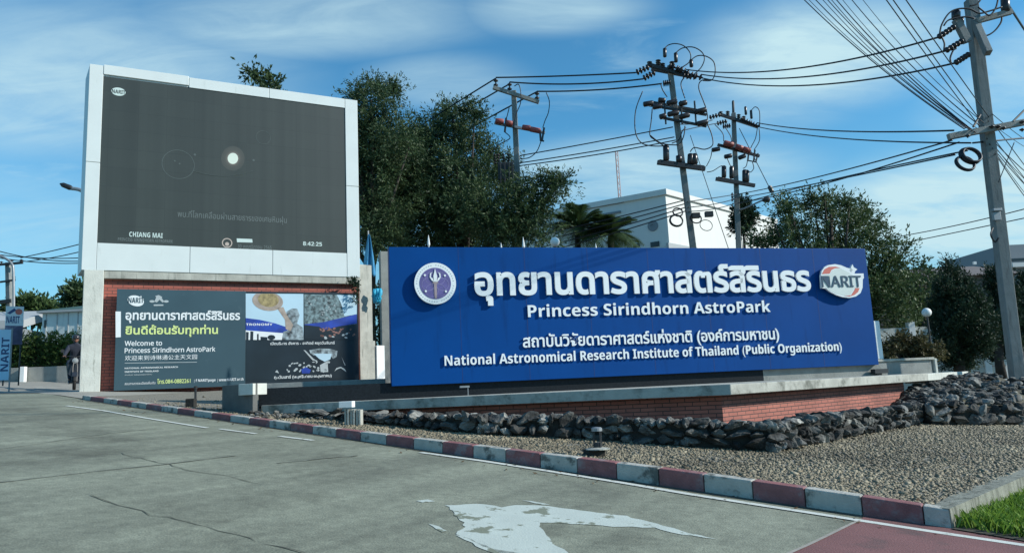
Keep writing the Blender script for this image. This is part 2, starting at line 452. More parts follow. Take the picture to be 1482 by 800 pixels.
# road material: stained concrete with streaks painted in for soft shadow stripes
def road_mat():
    m = mat('road_concrete', (.225, .236, .175), .8, .13, .9, .35, 60, stains=(.115, .118, .085), stain_scale=.6, stain_range=(.46, .74), detail=9)
    t = m.node_tree; N = t.nodes.new; L = t.links.new; b = t.nodes['Principled BSDF']
    src = b.inputs['Base Color'].links[0].from_socket
    a, c = on_road(0, 699), on_road(320, 661); d = (c - a); ang = math.atan2(d.y, d.x)
    tcn = N('ShaderNodeTexCoord')
    mp = N('ShaderNodeVectorRotate'); mp.rotation_type = 'Z_AXIS'; mp.inputs['Angle'].default_value = -ang
    L(tcn.outputs['Object'], mp.inputs['Vector'])
    mp2 = N('ShaderNodeMapping'); mp2.inputs['Scale'].default_value = (.12, 2.2, 1); L(mp.outputs[0], mp2.inputs[0])
    n = N('ShaderNodeTexNoise'); n.inputs['Scale'].default_value = 1.3; n.inputs['Detail'].default_value = 6; L(mp2.outputs[0], n.inputs['Vector'])
    mr = N('ShaderNodeMapRange'); mr.inputs['From Min'].default_value = .32; mr.inputs['From Max'].default_value = .68
    mr.inputs['To Min'].default_value = .80; mr.inputs['To Max'].default_value = 1.14; L(n.outputs[0], mr.inputs[0])
    n2 = N('ShaderNodeTexNoise'); n2.inputs['Scale'].default_value = 9; n2.inputs['Detail'].default_value = 9; n2.inputs['Roughness'].default_value = .75
    L(tcn.outputs['Object'], n2.inputs['Vector'])
    mr2 = N('ShaderNodeMapRange'); mr2.inputs['From Min'].default_value = .3; mr2.inputs['From Max'].default_value = .7
    mr2.inputs['To Min'].default_value = .72; mr2.inputs['To Max'].default_value = 1.26; L(n2.outputs[0], mr2.inputs[0])
    n4 = N('ShaderNodeTexNoise'); n4.inputs['Scale'].default_value = 70; n4.inputs['Detail'].default_value = 4; L(tcn.outputs['Object'], n4.inputs['Vector'])
    mr4 = N('ShaderNodeMapRange'); mr4.inputs['From Min'].default_value = .3; mr4.inputs['From Max'].default_value = .7; mr4.inputs['To Min'].default_value = .80; mr4.inputs['To Max'].default_value = 1.2; L(n4.outputs[0], mr4.inputs[0])
    mu4 = N('ShaderNodeMath'); mu4.operation = 'MULTIPLY'; L(mr2.outputs[0], mu4.inputs[0]); L(mr4.outputs[0], mu4.inputs[1])
    mu = N('ShaderNodeMath'); mu.operation = 'MULTIPLY'; L(mr.outputs[0], mu.inputs[0]); L(mu4.outputs[0], mu.inputs[1])
    sc = N('ShaderNodeVectorMath'); sc.operation = 'SCALE'; L(src, sc.inputs[0]); L(mu.outputs[0], sc.inputs['Scale'])
    L(sc.outputs[0], b.inputs['Base Color'])
    return m
M['road'] = road_mat()
M['pavement'] = mat('pavement', (.30, .29, .25), .85, .15, 1.2, .3, 40, stains=(.17, .17, .15), stain_scale=.9)
M['earth'] = mat('earth', (.13, .115, .08), .95, .3, .8, .4, 20, stains=(.07, .09, .035), stain_scale=.12)
M['red_road'] = mat('red_road', (.19, .085, .08), .8, .16, 1.6, .35, 70, stains=(.12, .07, .065), stain_scale=2.2, stain_range=(.5, .7), detail=9)
M['soil'] = mat('dark_soil', (.06, .055, .04), .95, .3, 8, .5, 40)
M['gravel_bed'] = mat('gravel_bed', (.22, .205, .165), .95, .35, 45, .9, 60)
M['crack'] = mat('crack', (.115, .12, .09), .95, .3, 5)

g = lambda u, v: Vector((u, v, road_z(u, v) - 0.07 if math.hypot(u, v) < 60 else road_z(u, v) - 0.07 - 0.0 * u))
ax = [-3000, -1200, -500, -200, -100, -60] + list(range(-40, 41, 4)) + [60, 100, 200, 500, 1200, 3000]
ay = [-600, -200, -60, -20, -10, -4, 0, 4, 8, 12, 16, 20, 24, 28, 34, 42, 60, 100, 200, 500, 1200, 3500]
grid('ground', ax, ay, g, M['earth'])
ss = [i * 1.0 for i in range(-46, 22)]
def roadpt(s, t):
    p = st(s, t); return Vector((p.x, p.y, road_z(p.x, p.y)))
grid('road', ss, [-32, -26, -20] + [-16 + i for i in range(16)] + [.05], roadpt, M['road'])

# kerb: exact heights from the photo's kerb edge
_kp = [(119, 573), (162, 576.6), (212, 582), (261, 590), (305, 597.5), (363, 606), (420, 614), (485, 621.5), (558, 628.5), (637, 635.5), (682, 641), (727, 646.5),
       (778, 654), (831, 661.5), (887, 669.5), (950, 677.8), (1013, 687), (1084, 696), (1159, 707), (1237, 718), (1322, 728.5), (1374, 733.5)]
_ks = []
for x, y in _kp:
    d = ray(x, y); t = KP.dot(KNRM) / d.dot(KNRM); q = d * t
    _ks.append(((q - KP).dot(KDIR), q.z + EYE))
_kS = np.array([a for a, b in _ks]); _kZ = np.array([b for a, b in _ks])
_fit = np.polyfit(_kS, _kZ, 4)
S0, S1 = _kS[0], _kS[-1]
def kerb_z(s): return float(np.polyval(_fit, max(S0 - 1, min(S1, s))))
M['kerb_white'] = mat('kerb_white', (.43, .42, .37), .8, .12, 7, .4, 40, stains=(.11, .115, .10), stain_scale=5, stain_range=(.50, .64))
M['kerb_red'] = mat('kerb_red', (.25, .10, .098), .8, .2, 7, .4, 40, stains=(.26, .19, .19), stain_scale=4.5, stain_range=(.5, .66))
M['kerb_bare'] = mat('kerb_bare', (.25, .255, .205), .9, .18, 5, .5, 35, stains=(.10, .105, .08), stain_scale=3, streak=True, stain_range=(.45, .65))
kb = MB(); KW, KH = .15, .19
bnd = [S0] + [i * .5 for i in range(math.ceil(S0 / .5 + .2), int(S1 / .5) + 1)] + [S1]
rng = random.Random(3)
for i in range(len(bnd) - 1):
    a, b_ = bnd[i] + .004, bnd[i + 1] - .004
    mi = (int(round(bnd[i] / .5)) + 1) % 2 if i else int(round(bnd[1] / .5)) % 2
    sub = [a, b_]
    for k in range(1):
        c = []
        for (s, ) in ((sub[k],), (sub[k + 1],)):
            z = kerb_z(s); p0 = st(s, -.025); p1 = st(s, KW)
            p2 = st(s, 0.0)
            c.append((Vector((p0.x, p0.y, z - KH - .25)), Vector((p1.x, p1.y, z - KH - .25)), Vector((p2.x, p2.y, z)), Vector((p1.x, p1.y, z))))
        (a0, b0, c0, d0), (a1, b1, c1, d1) = c
        n = len(kb.v); kb.add([a0, a1, b1, b0, c0, c1, d1, d0], [(0, 1, 5, 4), (4, 5, 6, 7), (2, 3, 7, 6), (0, 4, 7, 3), (1, 2, 6, 5)], mi)
kb.build('kerb', [M['kerb_white'], M['kerb_red']], kind='structure', bevel=.012)

# bare concrete kerb on the right side of the bed
CK = st(S1, 0); CK = Vector((CK.x, CK.y, kerb_z(S1)))
RD = Vector((0.72, 0.69, 0)).normalized(); RN = Vector((RD.y, -RD.x, 0))
rk = MB()
prev = None
for i in range(13):
    p = CK + RD * (i * .8); z = CK.z + .01 - .004 * i
    w = .16 + .06 * min(1, i)
    q = [p + RN * .03, p - RN * w, p - RN * w, p]
    q = [Vector((q[0].x, q[0].y, z - .6)), Vector((q[1].x, q[1].y, z - .6)), Vector((q[2].x, q[2].y, z)), Vector((q[3].x, q[3].y, z))]
    if prev: rk.add(prev + q, [(0, 4, 7, 3), (3, 7, 6, 2), (1, 2, 6, 5)] + ([(0, 3, 2, 1)] if i == 1 else []))
    prev = q
rk.f = [f[::-1] for f in rk.f]
rk.build('kerb_concrete', M['kerb_bare'], kind='structure')

# gravel bed sheet
bp_ = []
inn = [st(s, KW - .01) for s in np.linspace(S0, S1, 30)]
def bedpt(s, t):
    p = st(s, t); zb = bed_z(p.x, p.y) - .02; zk = kerb_z(s) - .03
    f = min(1, max(0, (t - .1) / 1.2)); f = f * f * (3 - 2 * f)
    return Vector((p.x, p.y, zk * (1 - f) + zb * f))
def bed_surf(x, y):
    q = Vector((x, y, 0)) - KP; s, t = q.dot(KDIR), q.dot(KNRM)
    return bedpt(s, t).z
rows = MB()
svals = np.linspace(S0 - .2, S1 + 9, 80); tvals = [KW - .02, .3, .5, .8, 1.1, 1.5, 2, 2.6, 3.2, 4, 5, 6, 7.5, 9, 11]
keep = {}
def bed_in(p):   # left of the right-hand concrete kerb
    q = Vector((p.x, p.y, 0)) - Vector((CK.x, CK.y, 0)); return q.dot(RN) < -.05
bv = []; bf = []
for j, t in enumerate(tvals):
    for i, s in enumerate(svals):
        p = bedpt(s, t)
        q = Vector((p.x - CK.x, p.y - CK.y, 0)); over = q.dot(RN) + .06
        if over > 0 and s > S1 - 4:
            p = p - RN * over; p.z = bedpt((Vector((p.x, p.y, 0)) - KP).dot(KDIR), (Vector((p.x, p.y, 0)) - KP).dot(KNRM)).z if (Vector((p.x, p.y, 0)) - KP).dot(KNRM) > .1 else p.z
        bv.append(p)
nu = len(svals)
for j in range(len(tvals) - 1):
    for i in range(nu - 1):
        bf.append((j * nu + i, j * nu + i + 1, (j + 1) * nu + i + 1, (j + 1) * nu + i))
MB().add(bv, bf).build('gravel_bed', M['gravel_bed'], kind='structure')

def poly_sheet(name, pts, m, sub=0):
    b = MB(); tr = tessellate_polygon([[Vector((p.x, p.y, 0)) for p in pts]])
    fs = []
    for t in tr:
        a = (pts[t[1]] - pts[t[0]]).cross(pts[t[2]] - pts[t[0]]); fs.append(tuple(t) if a.z > 0 else tuple(t[::-1]))
    b.add(pts, fs)
    return b.build(name, m, kind='structure')
def R(px, py, lift): return on_road(px, py) + Vector((0, 0, lift))

# pavement beyond the kerb's left end
pv = []
for s, t in ((S0 - 26, .05), (S0 - .1, .05), (S0 - .1, 12), (S0 - 26, 12)):
    pass
grid('pavement', [S0 - 26 + i for i in range(27)], [.05, 1, 2, 3, 4, 6, 8, 12], lambda s, t: roadpt(s, t) + Vector((0, 0, .012)), M['pavement'])
# red surfacing, lower right
edge = [(1243, 753.5), (1219, 765), (1195, 777), (1170, 789), (1145, 800), (1100, 822)]
far = [st(13, .3), st(13, -6)]
rp = [R(x, y, .006) for x, y in edge]
q0 = rp[0]; tq = (Vector((q0.x, q0.y, 0)) - KP)
rp2 = [R(1500, 700, 0)]
s_e = tq.dot(KDIR)
pl = [Vector((p.x, p.y, road_z(p.x, p.y) + .006)) for p in [st(s_e + .02, .12), st(14, .12), st(14, -5)]]
poly_sheet('road_red_surface', rp[1:] + pl[::-1] + [rp[0]], M['red_road'])
M['joint_light'] = mat('joint_light', (.36, .33, .28), .9, .2, 8)
b = MB(); jd = (rp[-1] - rp[0]).normalized(); js = jd.cross(Vector((0, 0, 1)))
b.strip([p + Vector((0, 0, .003)) for p in rp], js, .035); b.f = [f[::-1] if (b.v[f[1]] - b.v[f[0]]).cross(b.v[f[2]] - b.v[f[0]]).z < 0 else f for f in b.f]
b.build('road_joint_pale', M['joint_light'], kind='structure')

# painted edge line and dashes
def worn_paint(name, col=(.72, .75, .72), amount=(.60, .66), under=(.26, .27, .21), scale=7):
    return mat(name, col, .7, .06, 4, .2, 60, stains=under, stain_scale=scale, stain_range=amount)
M['line_paint'] = worn_paint('line_paint', (.62, .64, .58), (.55, .68), scale=12)
M['arrow_paint'] = worn_paint('arrow_paint', (.50, .55, .49), (.555, .60), under=(.205, .222, .16), scale=3.6)
def line(name, pts, w):
    P3 = []
    for i in range(len(pts) - 1):
        a, c = R(*pts[i], .009), R(*pts[i + 1], .009); k = max(1, int((c - a).length / .25))
        P3 += [a.lerp(c, j / k) for j in range(k)]
    P3.append(R(*pts[-1], .009))
    b = MB(); b.strip(P3, KNRM, w); b.f = [f[::-1] if (b.v[f[1]] - b.v[f[0]]).cross(b.v[f[2]] - b.v[f[0]]).z < 0 else f for f in b.f]
    return b.build(name, M['line_paint'], kind='structure')
line('road_edge_line', [(609, 655), (700, 667.5), (800, 683), (900, 699), (1000, 716), (1120, 734.5), (1243, 753.5), (1360, 771.5), (1482, 789.5), (1600, 807)], .10)
line('road_edge_line', [(404, 631.5), (453, 637.5)], .085)
line('road_edge_line', [(318, 621), (371, 628)], .07)
line('road_edge_line', [(97, 587.5), (150, 594.5), (210, 605), (262, 613.5), (300, 619.5)], .075)

# worn turn arrow
def ragged(pts, amp, seed, step=.07):
    rg = random.Random(seed); out = []
    for i in range(len(pts)):
        a, c = pts[i], pts[(i + 1) % len(pts)]; k = max(1, int((c - a).length / step))
        for j in range(k):
            p = a.lerp(c, j / k); out.append(p + Vector((rg.uniform(-amp, amp), rg.uniform(-amp, amp), 0)))
    return [Vector((p.x, p.y, road_z(p.x, p.y) + .004)) for p in out]
def cr(x, y): return R(500 + x / 2.47, 600 + y / 2.47, .011)
arrow = [cr(*p) for p in ((360, 325), (430, 320), (500, 319), (555, 330), (640, 322), (720, 326), (845, 342), (1000, 362), (1110, 390), (1200, 415), (1330, 446), (1200, 428), (1100, 404),
                          (950, 400), (800, 389), (690, 386), (705, 410), (735, 450), (790, 494), (860, 540), (700, 560), (600, 515), (500, 470), (440, 445), (390, 427), (432, 402), (405, 372))]
poly_sheet('road_arrow', ragged(arrow, .018, 1), M['arrow_paint'])
poly_sheet('road_arrow_scrap', ragged([cr(*p) for p in ((290, 391), (315, 392), (362, 416), (345, 419))], .012, 2), M['arrow_paint'])
poly_sheet('road_arrow_scrap', ragged([cr(*p) for p in ((255, 308), (295, 303), (320, 309), (280, 315))], .01, 3), M['arrow_paint'])
poly_sheet('road_arrow_scrap', ragged([cr(*p) for p in ((632, 306), (665, 308), (730, 322), (700, 321))], .008, 4), M['arrow_paint'])
poly_sheet('road_arrow_scrap', ragged([cr(*p) for p in ((390, 430), (450, 447), (520, 478), (640, 498), (650, 507), (560, 505), (490, 480))], .012, 5), M['arrow_paint'])

# cracks and slab joints in the concrete
def crack(pts, w, seed, name='road_crack', m='crack', amp=.02):
    rg = random.Random(seed); P3 = []
    for i in range(len(pts) - 1):
        a, c = R(*pts[i], .005), R(*pts[i + 1], .005); k = max(2, int((c - a).length / .12))
        for j in range(k):
            p = a.lerp(c, j / k); P3.append(p + Vector((rg.gauss(0, amp), rg.gauss(0, amp), 0)))
    P3.append(R(*pts[-1], .005))
    d = (P3[-1] - P3[0]).normalized(); side = d.cross(Vector((0, 0, 1))).normalized()
    b = MB(); vs = []; fs = []
    for i, p in enumerate(P3):
        ww = w * rg.uniform(.25, 1.1); vs += [p - side * ww / 2, p + side * ww / 2]
        if i: fs.append((2 * i - 2, 2 * i - 1, 2 * i + 1, 2 * i))
    b.add(vs, fs); b.f = [f[::-1] if (b.v[f[1]] - b.v[f[0]]).cross(b.v[f[2]] - b.v[f[0]]).z < 0 else f for f in b.f]
    return b.build(name, M[m], kind='structure')
def c7(*pts): return [(x / 2.646, 540 + y / 2.646) for x, y in pts]
crack(c7((455, 305), (540, 325), (640, 350), (725, 375), (850, 390), (1000, 425)), .015, 1)
crack(c7((330, 465), (470, 505), (640, 550), (800, 590), (960, 632), (1090, 665), (1200, 700)), .014, 2)
M['joint_dark'] = mat('joint_dark', (.155, .155, .13), .95, .3, 3)
crack(c7((-60, 425), (0, 418), (200, 395), (420, 370), (620, 350), (800, 328), (900, 316)), .032, 3, 'road_joint', 'joint_dark', .004)
crack(c7((1060, 345), (1200, 330), (1370, 315)), .04, 4, m='joint_dark')
crack(c7((0, 290), (200, 262), (420, 230), (600, 212)), .03, 5, 'road_joint', 'joint_dark', .006)

M['gutter'] = mat('gutter_dirt', (.085, .08, .06), .95, .4, 9, .4, 50)
rg_ = random.Random(9); vs = []; fs = []; k_ = 0
for s_ in np.arange(S0 + .3, S1 - .05, .06):
    w_ = .05 + .05 * abs(math.sin(s_ * 1.7)) * rg_.uniform(.3, 1.2)
    p_, q_ = st(s_, .0), st(s_, -.025 - w_)
    vs += [Vector((p_.x, p_.y, road_z(p_.x, p_.y) + .004)), Vector((q_.x, q_.y, road_z(q_.x, q_.y) + .004))]
    if k_: fs.append((2 * k_ - 1, 2 * k_ + 1, 2 * k_, 2 * k_ - 2)[::-1])
    k_ += 1
gb_ = MB().add(vs, fs)
gb_.f = [f if (gb_.v[f[1]] - gb_.v[f[0]]).cross(gb_.v[f[2]] - gb_.v[f[0]]).z > 0 else f[::-1] for f in gb_.f]
gb_.build('gutter_dirt', M['gutter'], kind='structure')
# ------------------------------------------------------------------ grass verge
gp = [R(1377, 757, .02), R(1384, 769, .02), R(1420, 775, .02), R(1482, 785, .02), R(1600, 803, .02)]
gsoil = []
verge_a = [Vector((p.x, p.y, 0)) for p in gp]
def verge(u, v):      # u along the concrete kerb, v outwards from it to the road edge line
    p = CK + RN * (.03 + v) + RD * u; return p
gv = [CK + RN * .02 + RD * (i * .8) for i in range(14)]
ev = [R(1378, 767, 0), R(1430, 775.5, 0), R(1482, 784.5, 0), R(1560, 797, 0), R(1640, 810, 0)]
soil_pts = [Vector((p.x, p.y, road_z(p.x, p.y) + .016)) for p in gv] + [Vector((p.x, p.y, road_z(p.x, p.y) + .016)) for p in ev[::-1]]
poly_sheet('verge_soil', soil_pts, M['soil'])
NPR = np.random.default_rng(7)
# grass blades
def inside(pts, x, y):
    c = np.zeros(len(x), bool); n = len(pts)
    for i in range(n):
        a, b_ = pts[i], pts[(i + 1) % n]
        k = ((a.y > y) != (b_.y > y)) & (x < (b_.x - a.x) * (y - a.y) / (b_.y - a.y + 1e-12) + a.x); c ^= k
    return c
def make_grass():
    xs = [p.x for p in soil_pts]; ys = [p.y for p in soil_pts]
    x = NPR.uniform(min(xs), max(xs), 160000); y = NPR.uniform(min(ys), max(ys), 160000)
    k = inside(soil_pts, x, y) & (y < 13.0); x, y = x[k], y[k]
    a, c = ev[0], ev[-1]; d = (c - a); d.z = 0; d.normalize(); nn = Vector((-d.y, d.x, 0))
    dist = (x - a.x) * nn.x + (y - a.y) * nn.y
    k = NPR.uniform(0, 1, len(x)) < np.clip((np.abs(dist) - .05) / .22, 0.0, 1); x, y = x[k][:60000], y[k][:60000]
    n = len(x); z = ROADP[0] * x + ROADP[1] * y + ROADP[2] + EYE + .01
    h = NPR.uniform(.05, .15, n); an = NPR.uniform(0, 2 * np.pi, n); w = NPR.uniform(.004, .009, n)
    lean = NPR.uniform(.1, .9, n) * h; la = NPR.uniform(0, 2 * np.pi, n)
    cx, cy = np.cos(an) * w, np.sin(an) * w; lx, ly = np.cos(la) * lean, np.sin(la) * lean
    V = np.stack([np.stack([x - cx, y - cy, z], 1), np.stack([x + cx, y + cy, z], 1),
                  np.stack([x + cx * .7 + lx * .4, y + cy * .7 + ly * .4, z + h * .65], 1),
                  np.stack([x + lx, y + ly, z + h], 1)], 1).reshape(-1, 3)
    o = np_mesh('grass', V, 4, M['grass']); clean(o, 'bright green grass verge beside the bare concrete kerb', 'grass', kind='stuff')
make_grass()

def pebbles(name, x, y, z, size, m, flat=.7, label=None, cat='gravel'):
    n = len(x)
    base = np.array([[-1, -1, -1], [1, -1, -1], [1, 1, -1], [-1, 1, -1], [-1, -1, 1], [1, -1, 1], [1, 1, 1], [-1, 1, 1]], float) * .5
    V = base[None] * NPR.uniform(.5, 1.0, (n, 8, 1)) * NPR.uniform(.6, 1.3, (n, 1, 3))
    q = NPR.normal(size=(n, 4)); q /= np.linalg.norm(q, axis=1)[:, None]
    w, a, b_, c = q.T
    Rm = np.stack([np.stack([1 - 2 * (b_ * b_ + c * c), 2 * (a * b_ - c * w), 2 * (a * c + b_ * w)], 1),
                   np.stack([2 * (a * b_ + c * w), 1 - 2 * (a * a + c * c), 2 * (b_ * c - a * w)], 1),
                   np.stack([2 * (a * c - b_ * w), 2 * (b_ * c + a * w), 1 - 2 * (a * a + b_ * b_)], 1)], 1)
    V = np.einsum('nij,nkj->nki', Rm, V) * size[:, None, None]
    V[:, :, 2] *= flat
    V += np.stack([x, y, z], 1)[:, None, :]
    F = np.array([[3, 2, 1, 0], [4, 5, 6, 7], [0, 1, 5, 4], [1, 2, 6, 5], [2, 3, 7, 6], [3, 0, 4, 7]])
    I = (F[None] + (np.arange(n) * 8)[:, None, None]).reshape(-1)
    return np_mesh(name, V.reshape(-1, 3), 4, m, idx=I)
def gravel_mat():
    m = leaf_mat('gravel_stones', (.062, .052, .034), (.40, .345, .235), 0)
    return m
M['gravel'] = gravel_mat()
def make_gravel():
    n = 125000
    u = NPR.uniform(0, 1, n); s = S0 - .1 + (S1 + 9 - S0) * np.sqrt(u * .9 + .1 * NPR.uniform(0, 1, n)); t = KW + .02 + np.where(s > 6, 10.0, 4.0) * NPR.uniform(0, 1, n) ** 1.3
    x = KP.x + KDIR.x * s + KNRM.x * t; y = KP.y + KDIR.y * s + KNRM.y * t
    k = ((x - CK.x) * RN.x + (y - CK.y) * RN.y) < -.16
    x, y, s, t = x[k], y[k], s[k], t[k]
    zb = BEDP[0] * x + BEDP[1] * y + BEDP[2] + EYE - .02
    zk = np.polyval(_fit, np.clip(s, S0 - 1, S1)) - .03
    f = np.clip((t - .1) / 1.2, 0, 1); f = f * f * (3 - 2 * f)
    z = zk * (1 - f) + zb * f + .004
    size = NPR.uniform(.017, .042, len(x)) * (1 + .8 * (NPR.uniform(0, 1, len(x)) > .96))
    o = pebbles('gravel', x, y, z, size, M['gravel']); clean(o, 'pale grey brown gravel covering the bed behind the striped kerb', 'gravel', kind='stuff')
make_gravel()

# ------------------------------------------------------------------ lettering
_glyphs = {}
def math_sans(s, bold):
    r = ''
    for ch in s:
        if 'A' <= ch <= 'Z': r += chr((0x1D5D4 if bold else 0x1D5A0) + ord(ch) - 65)
        elif 'a' <= ch <= 'z': r += chr((0x1D5EE if bold else 0x1D5BA) + ord(ch) - 97)
        elif bold and '0' <= ch <= '9': r += chr(0x1D7EC + ord(ch) - 48)
        else: r += ch
    return r
def outlines(body, off, res=4):
    """[(outer, [holes])] in text units"""
    c = bpy.data.curves.new('text', 'FONT'); c.body = body; c.size = 1
    o = bpy.data.objects.new('text', c); COL.objects.link(o)
    dg = bpy.context.evaluated_depsgraph_get()
    cu = o.evaluated_get(dg).to_curve(dg)
    loops = []
    for sp_ in cu.splines:
        P = []
        if sp_.type == 'BEZIER':
            bp = sp_.bezier_points; n = len(bp)
            for i in range(n):
                a, b_ = bp[i], bp[(i + 1) % n]
                straight = a.handle_right_type == 'VECTOR' and b_.handle_left_type == 'VECTOR'
                p0, p1, p2, p3 = a.co, a.handle_right, b_.handle_left, b_.co
                dev = abs((p1 - p0).cross(p3 - p0).z) + abs((p2 - p0).cross(p3 - p0).z)
                k = 1 if straight or dev < 1e-5 else res
                for j in range(k):
                    t = j / k; q = p0 * (1 - t) ** 3 + p1 * (3 * t * (1 - t) ** 2) + p2 * (3 * t * t * (1 - t)) + p3 * t ** 3
                    if not P or (Vector((q.x, q.y)) - P[-1]).length > 1e-4: P.append(Vector((q.x, q.y)))
        else:
            P = [Vector((p.co.x, p.co.y)) for p in sp_.points]
        if len(P) > 2 and (P[0] - P[-1]).length < 1e-4: P.pop()
        if len(P) > 2: loops.append(P)
    o.to_curve_clear() if False else None
    bpy.data.objects.remove(o); bpy.data.curves.remove(c)
    def area(P): return sum(P[i].x * P[(i + 1) % len(P)].y - P[(i + 1) % len(P)].x * P[i].y for i in range(len(P))) / 2
    def within(p, P):
        c_ = False; n = len(P)
        for i in range(n):
            a, b_ = P[i], P[(i + 1) % n]
            if (a.y > p.y) != (b_.y > p.y) and p.x < (b_.x - a.x) * (p.y - a.y) / (b_.y - a.y) + a.x: c_ = not c_
        return c_
    A = [area(P) for P in loops]
    order = sorted(range(len(loops)), key=lambda i: -abs(A[i]))
    sgn = 1 if sum(1 if a > 0 else -1 for a in [A[i] for i in order[:max(1, len(order) // 2)]]) > 0 else -1
    res_ = []; holes = {}
    for i in order:
        host = None
        if A[i] * sgn < 0:
            for j in order:
                if j != i and A[j] * sgn > 0 and abs(A[j]) > abs(A[i]) and within(loops[i][0], loops[j]): host = j
        if host is None: holes.setdefault(i, [])
        else: holes.setdefault(host, []).append(i)
    def grow(P, ccw):
        if (area(P) > 0) != ccw: P = P[::-1]
        if not off: return P
        n = len(P); out = []
        for i in range(n):
            e0 = (P[i] - P[i - 1]); e1 = (P[(i + 1) % n] - P[i])
            if e0.length < 1e-9 or e1.length < 1e-9: out.append(P[i]); continue
            e0.normalize(); e1.normalize()
            n0, n1 = Vector((e0.y, -e0.x)), Vector((e1.y, -e1.x)); m_ = n0 + n1
            if m_.length < .3: out.append(P[i] + n1 * off); continue
            m_.normalize(); out.append(P[i] + m_ * off / max(.5, m_.dot(n1)))
        return out
    for i in holes: res_.append((grow(loops[i], True), [grow(loops[h], False) for h in holes[i]]))
    return res_
def text_uv(mb, P, body, u0, u1, v0, v1, c, d, bold=None, off=0.0, mi=0, shear=0, keep=False):
    if bold is not None: body = math_sans(body, bold)
    key = (body, off)
    if key not in _glyphs: _glyphs[key] = outlines(body, off)
    G = _glyphs[key]
    xs = [p.x for o_, h in G for p in o_]; ys = [p.y for o_, h in G for p in o_]
    x0, x1, y0, y1 = min(xs), max(xs), min(ys), max(ys)
    for k, (o_, hs) in enumerate(G):
        cc = c + .0006 * (k % 3)
        f = lambda p: P.p(u0 + (p.x - x0) / (x1 - x0) * (u1 - u0), v0 + (p.y - y0) / (y1 - y0) * (v1 - v0), cc)
        try: mb.prism([f(p) for p in o_], P.n * d, mi, [[f(p) for p in h] for h in hs])
        except Exception as e: print('glyph', e)
def text_px(mb, P, body, xl, xr, bot, top, c, d, **k):
    """bot/top: photo pixel of the lowest and the highest ink"""
    ym = (bot[1] + top[1]) / 2
    u0 = P.px(xl, ym, c)[0]; u1 = P.px(xr, ym, c)[0]
    text_uv(mb, P, body, u0, u1, P.px(*bot, c)[1], P.px(*top, c)[1], c, d, **k)
def shape_px(mb, P, pts, c, d, mi=0):
    mb.prism([P.p(*P.px(x, y, c), c) for x, y in pts], P.n * d, mi)
def ell(cx, cy, rx, ry, n=36, a0=0, a1=360, rot=0):
    o = []
    for i in range(n + (0 if a1 - a0 == 360 else 1)):
        a = RAD(a0 + (a1 - a0) * i / n); x, y = rx * math.cos(a), ry * math.sin(a); r = RAD(rot)
        o.append((cx + x * math.cos(r) - y * math.sin(r), cy + x * math.sin(r) + y * math.cos(r)))
    return o
def ring_uv(mb, P, cu, cv, r0, r1, c, d, mi=0, n=56):
    o_ = [P.p(cu + r1 * math.cos(2 * math.pi * i / n), cv + r1 * math.sin(2 * math.pi * i / n), c) for i in range(n)]
    h = [P.p(cu + r0 * math.cos(2 * math.pi * i / n), cv + r0 * math.sin(2 * math.pi * i / n), c) for i in range(n)][::-1]
    mb.prism(o_, P.n * d, mi, [h])
def disc_uv(mb, P, cu, cv, r, c, d, mi=0, n=48, ry=None):
    mb.prism([P.p(cu + r * math.cos(2 * math.pi * i / n), cv + (ry or r) * math.sin(2 * math.pi * i / n), c) for i in range(n)], P.n * d, mi)

# ------------------------------------------------------------------ LED billboard
BL_, BR_ = at(118, 390, 17.0), at(521, 403, 20.05)
BR_.z = BL_.z
BP = Plane(BL_, BR_)
bw_, bh_ = BP.w, BP.px(125, 92)[1]
DV = Vector((-.71, 1, 0)).normalized()
bill = thing('led_billboard', Vector((BP.p(bw_ / 2, 0).x, BP.p(bw_ / 2, 0).y, bed_z(-7, 18) - .2)), 'large white framed dark LED screen raised on a red brick wall between concrete pillars', 'billboard')
f4 = [BP.p(0, 0, -.03), BP.p(bw_, 0, -.03), BP.p(bw_, bh_, -.03), BP.p(0, bh_, -.03)]
b = MB(); dd = DV * 1.0
b.hexa([f4[0], f4[1], f4[1] + dd, f4[0] + dd, f4[3], f4[2], f4[2] + dd, f4[3] + dd])
cab = b.build('cabinet', M['cabinet_side'], bill)
iu0 = (BP.px(146, 109)[0] + BP.px(144, 352)[0]) / 2; iu1 = (BP.px(498, 157)[0] + BP.px(504, 366)[0]) / 2
iv0 = (BP.px(144, 352)[1] + BP.px(504, 366)[1]) / 2; iv1 = (BP.px(146, 109)[1] + BP.px(498, 157)[1]) / 2
G_ = .012
def fpanel(u0, u1, v0, v1, c1=0.0):
    b = MB(); b.pbox(BP, u0, u1, v0, v1, -.032, c1); return b.build('frame_panel', M['white_panel'], bill, bevel=.006)
sl = BP.px(121, 233)[1]; sr = BP.px(508, 269)[1]
fpanel(-.004, iu0, -.004, sl - G_); fpanel(-.004, iu0, sl, bh_ + .004)
fpanel(iu1, bw_ + .004, -.004, sr - G_); fpanel(iu1, bw_ + .004, sr, bh_ + .004)
cuts = [BP.px(x, 120)[0] for x in (274, 390)]; ed = [iu0 + G_ / 2] + cuts + [iu1]
for i in range(3): fpanel(ed[i], ed[i + 1] - G_, iv1 + (.0 if i else .05), bh_ + (.004 if i else .03), 0 if i else .012)
cuts = [BP.px(x, 380)[0] for x in (275, 395)]; ed = [iu0 + G_ / 2] + cuts + [iu1]
for i in range(3): fpanel(ed[i], ed[i + 1] - G_, -.004, iv0)
m = mat('led_panel', (.047, .055, .048), .42, .05, .35)
t = m.node_tree; b5 = t.nodes['Principled BSDF']; src = b5.inputs['Base Color'].links[0].from_socket
